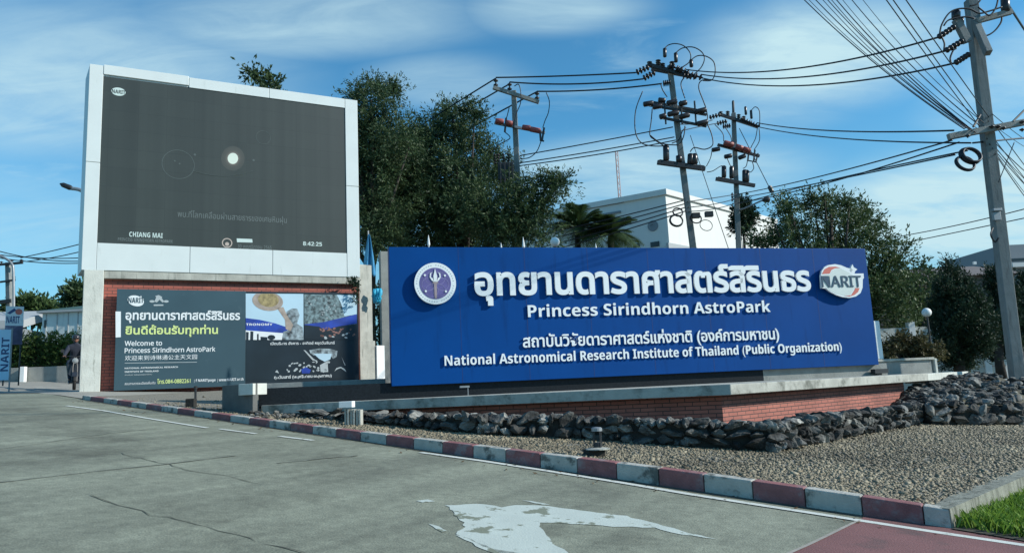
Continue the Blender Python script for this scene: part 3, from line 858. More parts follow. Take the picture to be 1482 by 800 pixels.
tcn = t.nodes.new('ShaderNodeTexCoord'); geo = t.nodes.new('ShaderNodeNewGeometry'); dt = t.nodes.new('ShaderNodeVectorMath'); dt.operation = 'DOT_PRODUCT'; dt.inputs[1].default_value = BP.u
t.links.new(geo.outputs['Position'], dt.inputs[0])
nn_ = t.nodes.new('ShaderNodeTexNoise'); nn_.noise_dimensions = '1D'; nn_.inputs['Scale'].default_value = 2.4; nn_.inputs['Detail'].default_value = 3
t.links.new(dt.outputs['Value'], nn_.inputs['W'])
mr = t.nodes.new('ShaderNodeMapRange'); mr.inputs['From Min'].default_value = .3; mr.inputs['From Max'].default_value = .7; mr.inputs['To Min'].default_value = .84; mr.inputs['To Max'].default_value = 1.08
t.links.new(nn_.outputs[0], mr.inputs[0]); sv = t.nodes.new('ShaderNodeVectorMath'); sv.operation = 'SCALE'
t.links.new(src, sv.inputs[0]); t.links.new(mr.outputs[0], sv.inputs['Scale']); t.links.new(sv.outputs[0], b5.inputs['Base Color'])
br_ = t.nodes.new('ShaderNodeTexBrick'); br_.offset = 0; br_.inputs['Scale'].default_value = 1; br_.inputs['Brick Width'].default_value = .64; br_.inputs['Row Height'].default_value = .48
br_.inputs['Mortar Size'].default_value = .006; br_.inputs['Color1'].default_value = (1, 1, 1, 1); br_.inputs['Color2'].default_value = (.93, .93, .93, 1); br_.inputs['Mortar'].default_value = (.8, .8, .8, 1)
cx_ = t.nodes.new('ShaderNodeCombineXYZ'); sx_ = t.nodes.new('ShaderNodeSeparateXYZ'); t.links.new(geo.outputs['Position'], sx_.inputs[0])
t.links.new(dt.outputs['Value'], cx_.inputs[0]); t.links.new(sx_.outputs['Z'], cx_.inputs[1]); t.links.new(cx_.outputs[0], br_.inputs['Vector'])
mm_ = t.nodes.new('ShaderNodeMix'); mm_.data_type = 'RGBA'; mm_.blend_type = 'MULTIPLY'; mm_.inputs[0].default_value = 1
t.links.new(sv.outputs[0], mm_.inputs[6]); t.links.new(br_.outputs['Color'], mm_.inputs[7]); t.links.new(mm_.outputs[2], b5.inputs['Base Color'])
M['screen'] = m
b = MB(); b.pbox(BP, iu0 - .01, iu1 + .01, iv0 - .01, iv1 + .01, -.031, -.022)
scr = b.build('screen', M['screen'], bill)
def emis(name, col, s):
    m = mat(name, col, .5, .02); b_ = m.node_tree.nodes['Principled BSDF']
    b_.inputs['Emission Color'].default_value = (*col, 1); b_.inputs['Emission Strength'].default_value = s; return m
M['em_white'] = emis('screen_white', (.42, .52, .50), .35)
M['em_dim'] = emis('screen_dim', (.12, .145, .14), .15)
M['em_faint'] = emis('screen_faint', (.082, .103, .097), .05)
M['em_moon'] = emis('screen_moon', (.55, .62, .54), .22)
M['em_warm'] = emis('screen_warm', (.36, .31, .27), .3)
M['em_halo'] = emis('screen_halo', (.10, .082, .07), .1)
CS = -.021; DS = .002
b = MB(); shape_px(b, BP, ell(337, 229.5, 7.6, 8), CS + .004, DS); b.build('moon', M['em_moon'], scr)
for k_, (r_, e_) in enumerate(((17, .002), (14, .008), (11.5, .02), (9.6, .06))):
    b = MB(); shape_px(b, BP, ell(337, 229.5, r_, r_ * 1.04), CS + .0008 * k_, .0006); b.build('moon_halo', emis('halo_glow', (.060 + e_ * 1.1, .066 + e_ * .8, .058 + e_ * .65), e_), scr)
b = MB(); u_, v_ = BP.px(258, 238, CS); ring_uv(b, BP, u_, v_, .365, .378, CS, DS)
for x, y, r in ((282, 224, .03), (367, 232, .03), (253, 233, .02), (260, 237, .02)): disc_uv(b, BP, *BP.px(x, y, CS), r, CS, DS, n=12)
b.tube([BP.p(*BP.px(280 + 86 * i / 12, 248 + 7 * math.sin(math.pi * i / 12), CS), CS) for i in range(13)], .008, 4)
u_, v_ = BP.px(381, 199, CS); ring_uv(b, BP, u_, v_, .18, .187, CS, DS)
b.build('orbit_lines', M['em_faint'], scr)
b = MB(); text_px(b, BP, 'พบ.ที่โลกเคลื่อนผ่านสายธารของเศษหินฝุ่น', 257, 415, (400, 325), (300, 306), CS, DS); b.build('caption', M['em_dim'], scr)
b = MB(); text_px(b, BP, 'CHIANG MAI', 187, 235.5, (190, 342.5), (230, 337.3), CS, DS, bold=True); b.build('caption', M['em_white'], scr)
b = MB(); text_px(b, BP, 'PRINCESS SIRINDHORN ASTROPARK', 170.5, 250, (172, 348.3), (245, 347), CS, DS, bold=True); b.build('caption', M['em_dim'], scr)
b = MB(); text_px(b, BP, '8:42:25', 438.5, 466, (440, 355.2), (465, 350.6), CS, DS, bold=True); b.build('clock_digits', M['em_white'], scr)
b = MB(); u_, v_ = BP.px(328.7, 351.5, CS); ring_uv(b, BP, u_, v_, .10, .125, CS, DS); disc_uv(b, BP, u_, v_ - .03, .05, CS, DS, n=16); b.build('round_badge', M['em_warm'], scr)
b = MB(); shape_px(b, BP, [(342.5, 345), (365, 346), (365.5, 351), (343, 350.5)], CS, DS); b.build('caption_bar', M['em_white'], scr)
b = MB(); text_px(b, BP, '30 พฤศจิกายน 2565', 344, 393, (345, 360.3), (392, 355.4), CS, DS); b.build('caption', M['em_dim'], scr)
b = MB(); u_, v_ = BP.px(171.5, 133, CS); disc_uv(b, BP, u_, v_, .155, CS, DS, ry=.105); b.build('corner_logo', M['em_white'], scr)
b = MB(); text_uv(b, BP, 'NARIT', u_ - .14, u_ + .15, v_ - .05, v_ + .045, CS + .003, DS, bold=True); b.build('logo_lettering', M['screen'], scr)

gz0 = bed_z(-7, 18) - .6
ul0, ul1 = BP.px(118, 480)[0], BP.px(147.5, 480)[0]
b = MB(); b.pbox(BP, ul0, ul1, gz0 - BP.o.z, -.006, -.55, .02); b.build('pillar', M['concrete_pale'], bill, bevel=.012)
b = MB(); b.pbox(BP, ul1 + .002, bw_ - .02, -.19, -.006, -.6, -.02); b.build('beam', M['concrete'], bill, bevel=.01)
M['brick_wall'] = brick_mat('brick_wall', BP, (.40, .11, .075), (.33, .09, .065), (.075, .045, .04), .22, .075)
b = MB(); b.pbox(BP, ul1 + .004, bw_ - .06, gz0 - BP.o.z, -.192, -.5, -.16); b.build('brick_wall', M['brick_wall'], bill)

# concrete post right of the billboard
PPX = Plane(at(522, 548, 20.4), at(545, 548, 20.75)); PPX.o.z = EYE - .3
def pz(y, Y=20.55, x=532): return at(x, y, Y).z - PPX.o.z
pw = PPX.px(539, 450)[0]
post = thing('concrete_post', PPX.p(.15, 0, 0), 'weathered concrete gate post between the LED billboard and the blue sign', 'post')
b = MB(); b.pbox(PPX, 0.0, pw, 0, pz(383), -.28, 0); b.build('shaft', M['concrete'], post, bevel=.012)
b = MB(); b.pbox(PPX, -.04, pw + .04, 0, pz(493), -.24, .05); b.build('base_casing', M['concrete'], post, bevel=.012)
plq = MB(); plq.pbox(PPX, PPX.px(542.5, 520)[0], PPX.px(554, 520)[0], pz(549), pz(500), -.3, .10)
plq.build('white_post', M['white_paint'], label='short white painted post at the foot of the weathered concrete gate post', cat='post', bevel=.008)
gp2 = MB(); P2_ = Plane(at(549, 550, 21.4), at(563, 550, 21.5)); P2_.o.z = EYE - .3
gp2.pbox(P2_, P2_.px(551, 400)[0], P2_.px(566, 400)[0], 0, at(555, 363, 21.4).z - P2_.o.z, -.25, 0)
gp2.build('concrete_post', M['concrete_grey'], label='grey square post standing just behind the upper left corner of the blue sign', cat='post', bevel=.01)

# teal flag on its pole, and a rag tied to the post
fl = thing('flag', Vector((at(534, 400, 20.95).x, 20.95, EYE - .3)), 'drooping teal blue flag behind the concrete gate post', 'flag')
b = MB(); p0, p1 = at(537, 548, 20.95), at(533, 334, 20.95); b.tube([p0, p1], .022, 6); b.build('flag_pole', M['steel'], fl)
b = MB(); n = 14; vs = []; fs = []
for j in range(n):
    tj = j / (n - 1)
    for i in range(9):
        ti = i / 8
        x = 533 + (-9.5 + 19 * ti) * (.12 + .88 * tj ** .8) + 1.0; y = 339 + 58 * tj + (5 if i % 2 else 0) * tj
        p = at(x, y, 20.90 + .07 * math.sin(ti * 11 + tj * 2) - .03); vs.append(p)
for j in range(n - 1):
    for i in range(8): fs.append((j * 9 + i, j * 9 + i + 1, (j + 1) * 9 + i + 1, (j + 1) * 9 + i))
b.add(vs, fs); o = b.build('cloth', M['flag_blue'], fl, smooth=True)
md = o.modifiers.new('thick', 'SOLIDIFY'); md.thickness = .01
b = MB()
rg = random.Random(5)
for k in range(5):
    pts = []
    for i in range(7):
        pts.append(at(541 + k * 2.2 + rg.uniform(-1, 1), 418 + i * 3.4 + rg.uniform(-.8, .8), 20.45 - .03 * math.sin(i * 1.3 + k)))
    b.tube(pts, [.03, .055, .06, .05, .058, .05, .02], 7)
b.build('tied_cloth', M['cyan_cloth'], label='bright turquoise cloth bundle tied beside the concrete gate post', cat='cloth', smooth=True)

# ------------------------------------------------------------------ welcome board under the screen
C0 = .10
cor = [BP.px(x, y, C0) for x, y in ((166, 418), (518, 424), (520, 550), (168, 567))]
u0 = (cor[0][0] + cor[3][0]) / 2; u1 = (cor[1][0] + cor[2][0]) / 2; v1 = (cor[0][1] + cor[1][1]) / 2; v0 = (cor[2][1] + cor[3][1]) / 2
um = BP.px(355.5, 490, C0)[0]
wb = thing('welcome_board', BP.p(u0, v0 - .2, C0), 'slate grey board with white and lime greeting and small photos, on the brick wall', 'sign board')
b = MB(); b.pbox(BP, u0, um, v0, v1, C0 - .10, C0); b.build('text_panel', M['board'], wb, bevel=.004)
b = MB(); b.pbox(BP, um + .001, u1, v0 + .02, v1, C0 - .10, C0); pic = b.build('picture_panel', M['board_dark'], wb, bevel=.004)
def q3(x, y): return (150 + x / 5, 410 + y / 5)
CT = C0 + .004; DT = .003
def btxt(name, body, xl, xr, bot, top, m, **k):
    b = MB(); text_px(b, BP, body, q3(xl, 0)[0], q3(xr, 0)[0], q3(*bot), q3(*top), CT, DT, **k); return b.build(name, M[m], wb)
b = MB(); shape_px(b, BP, [q3(*p) for p in ((86, 203), (125, 203), (124, 388), (87, 391))], CT, DT); b.build('white_tab', M['print_white'], wb)
b = MB(); shape_px(b, BP, [q3(*p) for p in ell(232, 126, 60, 38, rot=14)], CT, DT); shape_px(b, BP, [q3(*p) for p in ((262, 110), (270, 86), (276, 104), (292, 112), (276, 120))], CT + .001, DT); b.build('round_logo', M['print_white'], wb)
b = MB(); text_px(b, BP, 'NARIT', q3(178, 0)[0], q3(290, 0)[0], q3(180, 140), q3(290, 104), CT + .005, DT, bold=True); b.build('logo_lettering', M['board'], wb)
b = MB(); shape_px(b, BP, [q3(*p) for p in ((368, 132), (380, 100), (372, 92), (398, 84), (424, 98), (420, 108), (440, 132), (425, 138), (404, 118), (385, 138))], CT, DT)
for cx in (350, 452): shape_px(b, BP, [q3(*p) for p in ell(cx, 130, 19, 9, 14)], CT, DT)
shape_px(b, BP, [q3(*p) for p in ((362, 152), (432, 152), (432, 162), (362, 163))], CT, DT); b.build('crest', M['print_dim'], wb)
btxt('heading', 'อุทยานดาราศาสตร์สิรินธร', 158, 987, (195, 287), (770, 196), 'print_white', off=.028)
btxt('greeting', 'ยินดีต้อนรับทุกท่าน', 158, 827, (620, 386), (400, 298), 'print_green', off=.028)
btxt('welcome_line', 'Welcome to', 152, 423, (160, 452), (160, 414), 'print_white', bold=False, off=.018)
btxt('welcome_line', 'Princess Sirindhorn AstroPark', 152, 808, (160, 504), (800, 456), 'print_white', bold=False, off=.018)
btxt('welcome_line', '欢迎来到诗琳通公主天文园', 154, 676, (160, 558), (670, 512), 'print_white')
b = MB(); shape_px(b, BP, [q3(*p) for p in ((152, 574), (675, 567), (675, 571), (152, 578))], CT, DT); b.build('rule', M['print_dim'], wb)
btxt('small_line', 'NATIONAL ASTRONOMICAL RESEARCH', 152, 537, (155, 619), (530, 598), 'print_white', bold=True)
btxt('small_line', 'INSTITUTE OF THAILAND', 152, 397, (155, 645), (390, 627), 'print_white', bold=True)
btxt('small_line', '(PUBLIC ORGANIZATION)', 152, 350, (155, 669), (345, 653), 'print_dim', bold=True)
btxt('small_line', 'สอบถามรายละเอียดเพิ่มเติม', 152, 375, (160, 734), (370, 706), 'print_white')
btxt('phone_number', 'โทร.084-0882261', 388, 628, (400, 726), (400, 690), 'print_green', off=.012)
btxt('small_line', '| f NARITpage', 655, 810, (700, 716), (700, 690), 'print_white', bold=True)
btxt('small_line', '| www.NARIT.or.th', 824, 1012, (900, 711), (900, 684), 'print_white', bold=True)
def q4(x, y): return (350 + x / 5, 410 + y / 5)
def pshape(name, polys, m, k=0):
    b = MB()
    for i, p in enumerate(polys): shape_px(b, BP, [q4(*a) for a in p], CT + .0012 * k + .0002 * (i % 3), .001)
    return b.build(name, M[m], pic)
def clip_top(e, y): return [(x, max(y, yy)) for x, yy in e]
pshape('photo_sky', [((28, 73), (446, 76), (446, 408), (28, 408))], 'print_skyblue')
pshape('photo_hall', [((28, 250), (130, 263), (240, 288), (330, 318), (330, 362), (28, 338))], 'print_blue', 1)
pshape('photo_facade', [((28, 340), (330, 360), (330, 408), (28, 408))], 'print_white', 1)
pshape('photo_window', [((30, 350), (50, 352), (48, 408), (30, 408)), ((62, 345), (84, 348), (82, 408), (60, 408)), ((110, 365), (122, 365), (122, 408), (110, 408)), ((135, 385), (185, 388), (185, 408), (135, 408)), ell(214, 390, 28, 18, 16)], 'board_dark', 2)
b = MB(); text_px(b, BP, 'TRONOMY', q4(30, 0)[0], q4(222, 0)[0], q4(40, 305), q4(200, 288), CT + .004, .001, bold=True); b.build('photo_lettering', M['print_white'], pic)
pshape('photo_telescope_dish', [clip_top(ell(187, 128, 112, 70, 30, rot=8), 74)], 'print_rim', 3)
pshape('photo_telescope_mirror', [clip_top(ell(192, 118, 76, 52, 30, rot=8), 75)], 'print_gold', 4)
pshape('photo_telescope_arm', [((255, 178), (300, 170), (330, 235), (372, 300), (352, 345), (318, 330), (312, 262))], 'print_rim', 3)
pshape('photo_telescope_mount', [((322, 205), (365, 180), (402, 184), (418, 230), (400, 290), (440, 318), (448, 408), (290, 408), (300, 350), (345, 335), (330, 260))], 'print_silver', 2)
pshape('photo_dome_ceiling', [((452, 79), (832, 84), (832, 300), (452, 300))], 'print_ceiling')
pshape('photo_dome_panel', [((688, 83), (832, 85), (832, 222), (742, 238), (720, 150))], 'print_skyblue', 1)
pshape('photo_blue_rim', [((452, 296), (600, 278), (832, 222), (832, 290), (700, 310), (600, 336), (560, 322), (452, 330))], 'print_blue', 2)
pshape('photo_audience', [((452, 300), (560, 312), (600, 340), (700, 316), (832, 292), (832, 404), (452, 404))], 'board_dark', 3)
rg = random.Random(11)
def specks(n, x0, x1, y0, y1, r0, r1):
    o_ = []
    for i in range(n):
        x = rg.uniform(x0, x1); y = rg.uniform(y0, y1); o_.append(ell(x, y, rg.uniform(r0, r1) * 1.5, rg.uniform(r0, r1), 7, rot=rg.uniform(-50, 50)))
    return o_
M['print_skin'] = mat('print_skin', (.22, .11, .09), .6, .5, 20)
pshape('photo_faces', specks(26, 570, 820, 322, 380, 4, 9), 'print_skin', 4)
pshape('photo_highlights', specks(30, 470, 700, 95, 250, 1.5, 5) + specks(6, 560, 780, 360, 400, 4, 8), 'print_dim', 4)
pshape('photo_night', [((30, 466), (832, 461), (832, 688), (30, 700))], 'board_dark')
pshape('photo_dome_rim', [((488, 482), (560, 470), (640, 472), (692, 488), (686, 530), (660, 545), (640, 520), (560, 516), (520, 520), (496, 505))], 'print_silver', 1)
pshape('photo_dome_glow', [((520, 508), (650, 508), (640, 548), (600, 566), (560, 545))], 'print_skyblue', 2)
pshape('photo_people', specks(34, 320, 640, 560, 640, 3, 9) + [((445, 480), (460, 484), (520, 545), (545, 560), (512, 556)), ((670, 636), (684, 612), (716, 602), (745, 618), (757, 640), (742, 630), (715, 612), (690, 620)), ((240, 640), (255, 625), (270, 650)), ((720, 530), (750, 590), (745, 592)), ((565, 590), (620, 560), (625, 640), (570, 640))], 'print_dim', 3)
pshape('photo_blue_shirt', [((430, 620), (465, 605), (500, 625), (490, 650), (435, 650))], 'print_blue', 4)
b = MB(); text_px(b, BP, 'เปิดบริการ อังคาร - อาทิตย์ หยุดวันจันทร์', q4(207, 0)[0], q4(672, 0)[0], q4(220, 452), q4(600, 418), CT + .003, .001, off=.012); b.build('opening_line', M['print_white'], pic)
b = MB(); text_px(b, BP, 'ทุกวันเสาร์ (พฤศจิกายน-พฤษภาคม)', q4(234, 0)[0], q4(650, 0)[0], q4(240, 697), q4(600, 654), CT + .003, .001, off=.012); b.build('opening_line', M['print_white'], pic)

# ------------------------------------------------------------------ main blue sign
sL, sR = at(567, 558, 14.0), at(1272, 528, 16.8)
zb_ = (sL.z + sR.z) / 2; sL.z = sR.z = zb_
SP = Plane(sL, sR); sw = SP.w; sh = (at(562, 357, 14.0).z + at(1251, 360, 16.8).z) / 2 - zb_
sign = thing('name_sign', SP.p(sw / 2, 0, -.15), 'long royal blue sign with raised white Thai and English lettering and two round emblems', 'sign')
b = MB(); b.pbox(SP, 0, sw, 0, sh, -.26, 0); b.build('panel', M['sign_blue'], sign, bevel=.008)
b = MB()
for i in range(7): b.pbox(SP, .6 + i * 1.55, .72 + i * 1.55, -.02, sh - .2, -.34, -.262)
b.build('back_frame', M['steel'], sign)
M['sign_seam'] = mat('sign_seam', (.0004, .026, .14), .6)
for x_ in (1.35, 2.7, 4.05, 5.4, 6.75, 8.1, 9.45):
    b = MB(); b.pbox(SP, x_, x_ + .009, .004, sh - .004, .0005, .0015); b.build('panel_seam', M['sign_seam'], sign)
CL, DL = .045, .045
def stxt(name, body, xl, xr, bot, top, **k):
    b = MB(); c = k.pop('c', CL); d = k.pop('d', DL)
    text_px(b, SP, body, xl, xr, bot, top, c, d, **k); return b.build(name, M['letter'], sign)
stxt('thai_title', 'อุทยานดาราศาสตร์สิรินธร', 686, 1172, (708, 442.5), (1047, 382.5), off=.031, c=.022, d=.042)
stxt('english_title', 'Princess Sirindhorn AstroPark', 763.5, 1114.6, (768, 459), (768, 440.5), bold=True, c=.016, d=.022)
stxt('thai_subtitle', 'สถาบันวิจัยดาราศาสตร์แห่งชาติ (องค์การมหาชน)', 756, 1127, (1014, 499.5), (965, 476), off=.018, c=.016, d=.022)
stxt('english_subtitle', 'National Astronomical Research Institute of Thailand (Public Organization)', 642.6, 1217.5, (1073, 517), (1214, 494), bold=True, c=.016, d=.022)
# round emblem
ue, ve = SP.px(629.5, 410.5, .06); re_ = .405
em = MB(); disc_uv(em, SP, ue, ve, re_, .055, .05, n=64); emb = em.build('emblem', M['letter'], sign, bevel=.006)
b = MB(); disc_uv(b, SP, ue, ve, re_ * .755, .1055, .004, n=64); b.build('purple_disc', M['purple'], emb)
b = MB()
for k in range(46):
    a = 2 * math.pi * k / 46
    if k % 12 != 0: disc_uv(b, SP, ue + .88 * re_ * math.cos(a), ve + .88 * re_ * math.sin(a), .011, .1055, .002, n=6)
b.build('rim_letters', M['print_dim'], emb)
b = MB()
for k in range(6):
    a = math.pi * k / 3; ring_uv(b, SP, ue + .14 * math.cos(a), ve - .02 + .14 * math.sin(a), .118, .124, .1102 + .0003 * k, .001, n=30)
b.build('orbit_pattern', M['emblem_line'], emb)
b = MB(); F = lambda x, y: SP.p(ue + x, ve + y, .1135)
b.prism([F(-.022, -.29), F(.022, -.29), F(.028, .05), F(-.028, .05)], SP.n * .004)
b.prism([F(-.06, .0), F(.06, .0), F(.03, .06), F(-.03, .06)], SP.n * .005); b.build('trident_shaft', M['gold'], emb)
b = MB(); F = lambda x, y: SP.p(ue + x, ve + y, .119)
b.prism([F(-.035, .05), F(.035, .05), F(.05, .10), F(.085, .12), F(.075, .19), F(.05, .215), F(.10, .195), F(.108, .12), F(.07, .055), F(.03, .03), F(-.03, .03), F(-.07, .055), F(-.108, .12), F(-.10, .195), F(-.05, .215), F(-.075, .19), F(-.085, .12), F(-.05, .10)], SP.n * .004)
b.prism([F(-.028, .045), F(.028, .045), F(.036, .14), F(0, .29), F(-.036, .14)], SP.n * .006)
for x, y in ((-.20, .16), (.19, .15), (-.19, -.15), (.20, -.16)): b.prism([F(x + .022 * math.cos(a), y + .022 * math.sin(a)) for a in [k * math.pi / 4 for k in range(8)]], SP.n * .003)
b.build('trident_head', M['letter'], emb)
# oval logo
def q1(x, y): return (1150 + x / 8.886, 360 + y / 8.886)
LC = .07
b = MB(); oval = ((318, 350), (330, 290), (365, 240), (420, 212), (500, 203), (580, 215), (650, 248), (698, 258), (708, 235), (726, 205), (742, 240), (788, 268), (758, 292), (752, 322), (866, 322), (870, 380), (856, 395), (856, 500), (830, 570), (770, 615), (690, 632), (600, 622), (520, 595), (440, 555), (385, 512), (328, 508))
shape_px(b, SP, [q1(*p) for p in oval], LC, .05); logo = b.build('logo', M['letter'], sign, bevel=.005)
LC += .0508
b = MB(); shape_px(b, SP, [q1(*p) for p in ((350, 325), (385, 262), (440, 232), (520, 228), (590, 244), (520, 250), (475, 272), (450, 318))], LC, .003)
b.build('red_swirl', M['logo_red'], logo); b = MB(); shape_px(b, SP, [q1(*p) for p in ((728, 596), (775, 520), (778, 505), (835, 505), (815, 555), (770, 592), (710, 612), (640, 606))], LC, .003); b.build('red_swirl', M['logo_red'], logo)
b = MB(); shape_px(b, SP, [q1(*p) for p in ((345, 340), (455, 322), (485, 280), (530, 255), (595, 250), (690, 300), (745, 340), (800, 345), (832, 500), (770, 505), (720, 590), (640, 600), (520, 575), (400, 500), (345, 480))], LC - .0004, .002); b.build('pale_swirl', M['logo_pale'], logo)
b = MB(); text_px(b, SP, 'NARIT', q1(346, 0)[0], q1(856, 0)[0], q1(350, 494), q1(850, 345), LC + .003, .012, bold=False, off=.006); b.build('logo_letters', M['logo_ink'], logo)
b = MB(); shape_px(b, SP, [q1(*p) for p in ((727, 238), (737, 262), (752, 272), (737, 282), (728, 300), (720, 282), (706, 272), (720, 262))], LC, .003); b.build('spark', M['print_dim'], logo)

# plinth under the sign and the brick planter slab
ZT = -.085 + EYE
pu0 = SP.px(374, 575, -.10)[0]; pum = SP.px(1105, 545, -.10)[0]; pu1 = SP.px(1369, 530, -.10)[0]
zv = lambda z: z - SP.o.z
plinth = thing('sign_plinth', SP.p(sw / 2, zv(ZT), -.4), 'low dark granite plinth with a grey end carrying the blue sign', 'plinth')
b = MB(); b.pbox(SP, pu0, pum, zv(ZT - .05), zv(ZT) + .30, -.75, -.10); b.build('granite_face', M['granite'], plinth, bevel=.006)
b = MB(); b.pbox(SP, pum + .002, sw + .3, zv(ZT - .05), zv(ZT) + .26, -.75, -.105); b.build('grey_face', M['concrete_grey'], plinth, bevel=.006)
b = MB(); b.pbox(SP, SP.px(386, 552, -.8)[0], -.05, zv(ZT) + .2, zv(ZT) + .40, -1.6, -.76); b.build('rear_ledge', M['concrete_grey'], plinth, bevel=.01)
pbx = MB(); hu0 = sw + .302
pl2 = thing('planter', SP.p(hu0 + .7, zv(ZT), -.5), 'grey concrete planter trough with a rusty shrub at the right end of the sign', 'planter')
b = MB(); b.pbox(SP, sw - .6, pu1, zv(ZT) - .2, zv(ZT) + .30, -1.5, -.50); b.build('trough', M['concrete_grey'], pl2, bevel=.01)
b = MB(); b.pbox(SP, sw - .65, pu1 + .05, zv(ZT) + .302, zv(ZT) + .36, -1.55, -.45); b.build('coping', M['concrete'], pl2, bevel=.01)
b = MB(); ra = SP.p(pu1 + .02, 0, -.45)
b.pbox(SP, pu1 + .055, pu1 + .12, zv(ZT) - .25, zv(ZT) + .33, -1.5, -.46); b.build('end_face', M['concrete_pale'], pl2, bevel=.01)
b = MB(); fx, fz = SP.px(1271, 537, .0); b.pbox(SP, SP.px(1262, 537, -.02)[0], SP.px(1281, 537, -.02)[0], fz - .05, fz + .05, -.06, .08)
b.pbox(SP, SP.px(1268, 537)[0], SP.px(1275, 537)[0], zv(ZT) + .002, fz - .04, -.02, .02); b.build('flood_light', M['dark_metal'], label='small black floodlight standing at the right foot of the blue sign', cat='floodlight')
b = MB(); fx, fz = SP.px(672, 559.5, .25); b.pbox(SP, fx - .09, fx + .09, fz - .015, fz + .02, .20, .30); b.pbox(SP, fx + .06, fx + .075, zv(ZT), fz - .012, .24, .26)
b.build('flood_light', M['steel'], label='small pale floodlight on a thin stem in front of the black plinth', cat='floodlight')

A_ = at(378, 590, 13.2); B_ = at(1057, 553, 11.25); C_ = at(1342, 541, 15.9)
A_.z = B_.z = C_.z = ZT
D_ = SP.p(pu1, 0, -1.6); E_ = SP.p(pu0, 0, -.9); D_.z = E_.z = ZT
fr = (C_ - B_).normalized(); fl_ = (B_ - A_).normalized()
C2 = at(1402, 541, 17.6); C2.z = ZT
planter = thing('brick_planter', Vector((B_.x, B_.y + 1.5, EYE - 1.3)), 'pointed red brick base with a weathered concrete slab below the blue sign', 'planter')
b = MB(); b.prism([Vector((p.x, p.y, ZT - .158)) for p in (A_, B_, C_, D_, E_)], Vector((0, 0, 158e-3 - .002))); b.build('slab', M['slab'] if 'slab' in M else M['concrete_pale'], planter, bevel=.012)
nl = Vector((fl_.y, -fl_.x, 0)); nr = Vector((fr.y, -fr.x, 0))
def inset(i):
    a = A_ - nl * i; c = C_ - nr * i
    # intersection of the two inset lines
    r = fl_.cross(fr).z; t = (c - a).cross(fr).z / r
    return a + fl_ * t
bi = inset(.28)
a2 = A_ - nl * .28 + fl_ * .9; c2 = C_ - nr * .28 - fr * .55
WL = Plane(Vector((a2.x, a2.y, 0)), Vector((bi.x, bi.y, 0))); WR = Plane(Vector((bi.x, bi.y, 0)), Vector((c2.x, c2.y, 0)))
M['brick_l'] = brick_mat('brick_left', WL, (.42, .145, .105), (.35, .12, .09), (.075, .045, .04), .23, .062)
M['brick_r'] = brick_mat('brick_right', WR, (.42, .145, .105), (.35, .12, .09), (.075, .045, .04), .23, .062)
zlo = EYE - 1.7; zhi = ZT - .16
b = MB(); q_ = WL.p(0, 0, -.5); r_ = WL.p(WL.w, 0, 0)
bb = bi - (nl + nr).normalized() * .5
vs = [Vector((p.x, p.y, z)) for z in (zlo, zhi) for p in (a2, bi, bb, a2 - nl * .4)]
b.hexa(vs); b.build('brick_face', M['brick_l'], planter)
b = MB(); vs = [Vector((p.x, p.y, z)) for z in (zlo, zhi) for p in (bi, c2, c2 - nr * .4, bb)]
b.v = []; b.hexa(vs); b.build('brick_face', M['brick_r'], planter)
b = MB(); b.prism([Vector((p.x, p.y, ZT - .16)) for p in (C_ + fr * .004, C2, C2 - nr * .8, D_ + Vector((.6, .3, 0)))], Vector((0, 0, .15)))
b.build('concrete_slab', M['concrete_pale'], label='loose pale concrete slab end behind the rubble heap beside the planter', cat='slab', bevel=.01)

# concrete block: coloured dark for its shade, pale copy for its sunlit end, and the white boxed ground light
b = MB(); o1 = at(321, 586, 13.6); o2 = at(366, 588, 12.95)
BX = Plane(o1, o2); BX.o.z = bed_surf(o1.x, o1.y) - .15
top = at(345, 556, 13.2).z - BX.o.z
b.pbox(BX, 0, BX.w - .01, 0, top, -.10, 0); b.build('concrete_block', M['concrete_shaded'], label='squat concrete block coloured dark for its shaded front, below the welcome board', cat='block', bevel=.012)
BX2 = Plane(at(366, 572, 12.93), at(386, 572, 13.3)); BX2.o.z = at(366, 571, 12.93).z
b = MB(); b.pbox(BX2, 0, BX2.px(386.5, 563)[0], 0, at(366, 554.5, 12.93).z - BX2.o.z, -.3, 0)
b.build('concrete_block', M['concrete_pale'], label='pale block standing in for the sunlit end of the squat concrete block', cat='block', bevel=.008)
gl = thing('ground_light', on_bed(508, 612), 'boxy ground light with a white head on a pale ribbed pedestal', 'garden light')
G1 = on_bed(496, 613); G2 = on_bed(523, 614)
GP = Plane(G1, G2); GP.o.z = G1.z - .03
Yg = G1.y
def gz(x, y): u, v = GP.px(x, y); return u, v
b = MB(); u0, v0 = gz(492, 590); u1, v1 = gz(511, 580); b.pbox(GP, u0, u1, v0, v1, -.1, .06); b.build('head', M['white_paint'], gl, bevel=.006)
for k in range(6):
    b = MB(); ua = gz(499 + k * 4.2, 600)[0]; b.pbox(GP, ua, ua + .03, 0, gz(500, 591 + k * .4)[1] - .004, -.12 + .02 * (k % 2), .02 + .02 * (k % 2)); b.build('pedestal_rib', M['concrete'], gl)
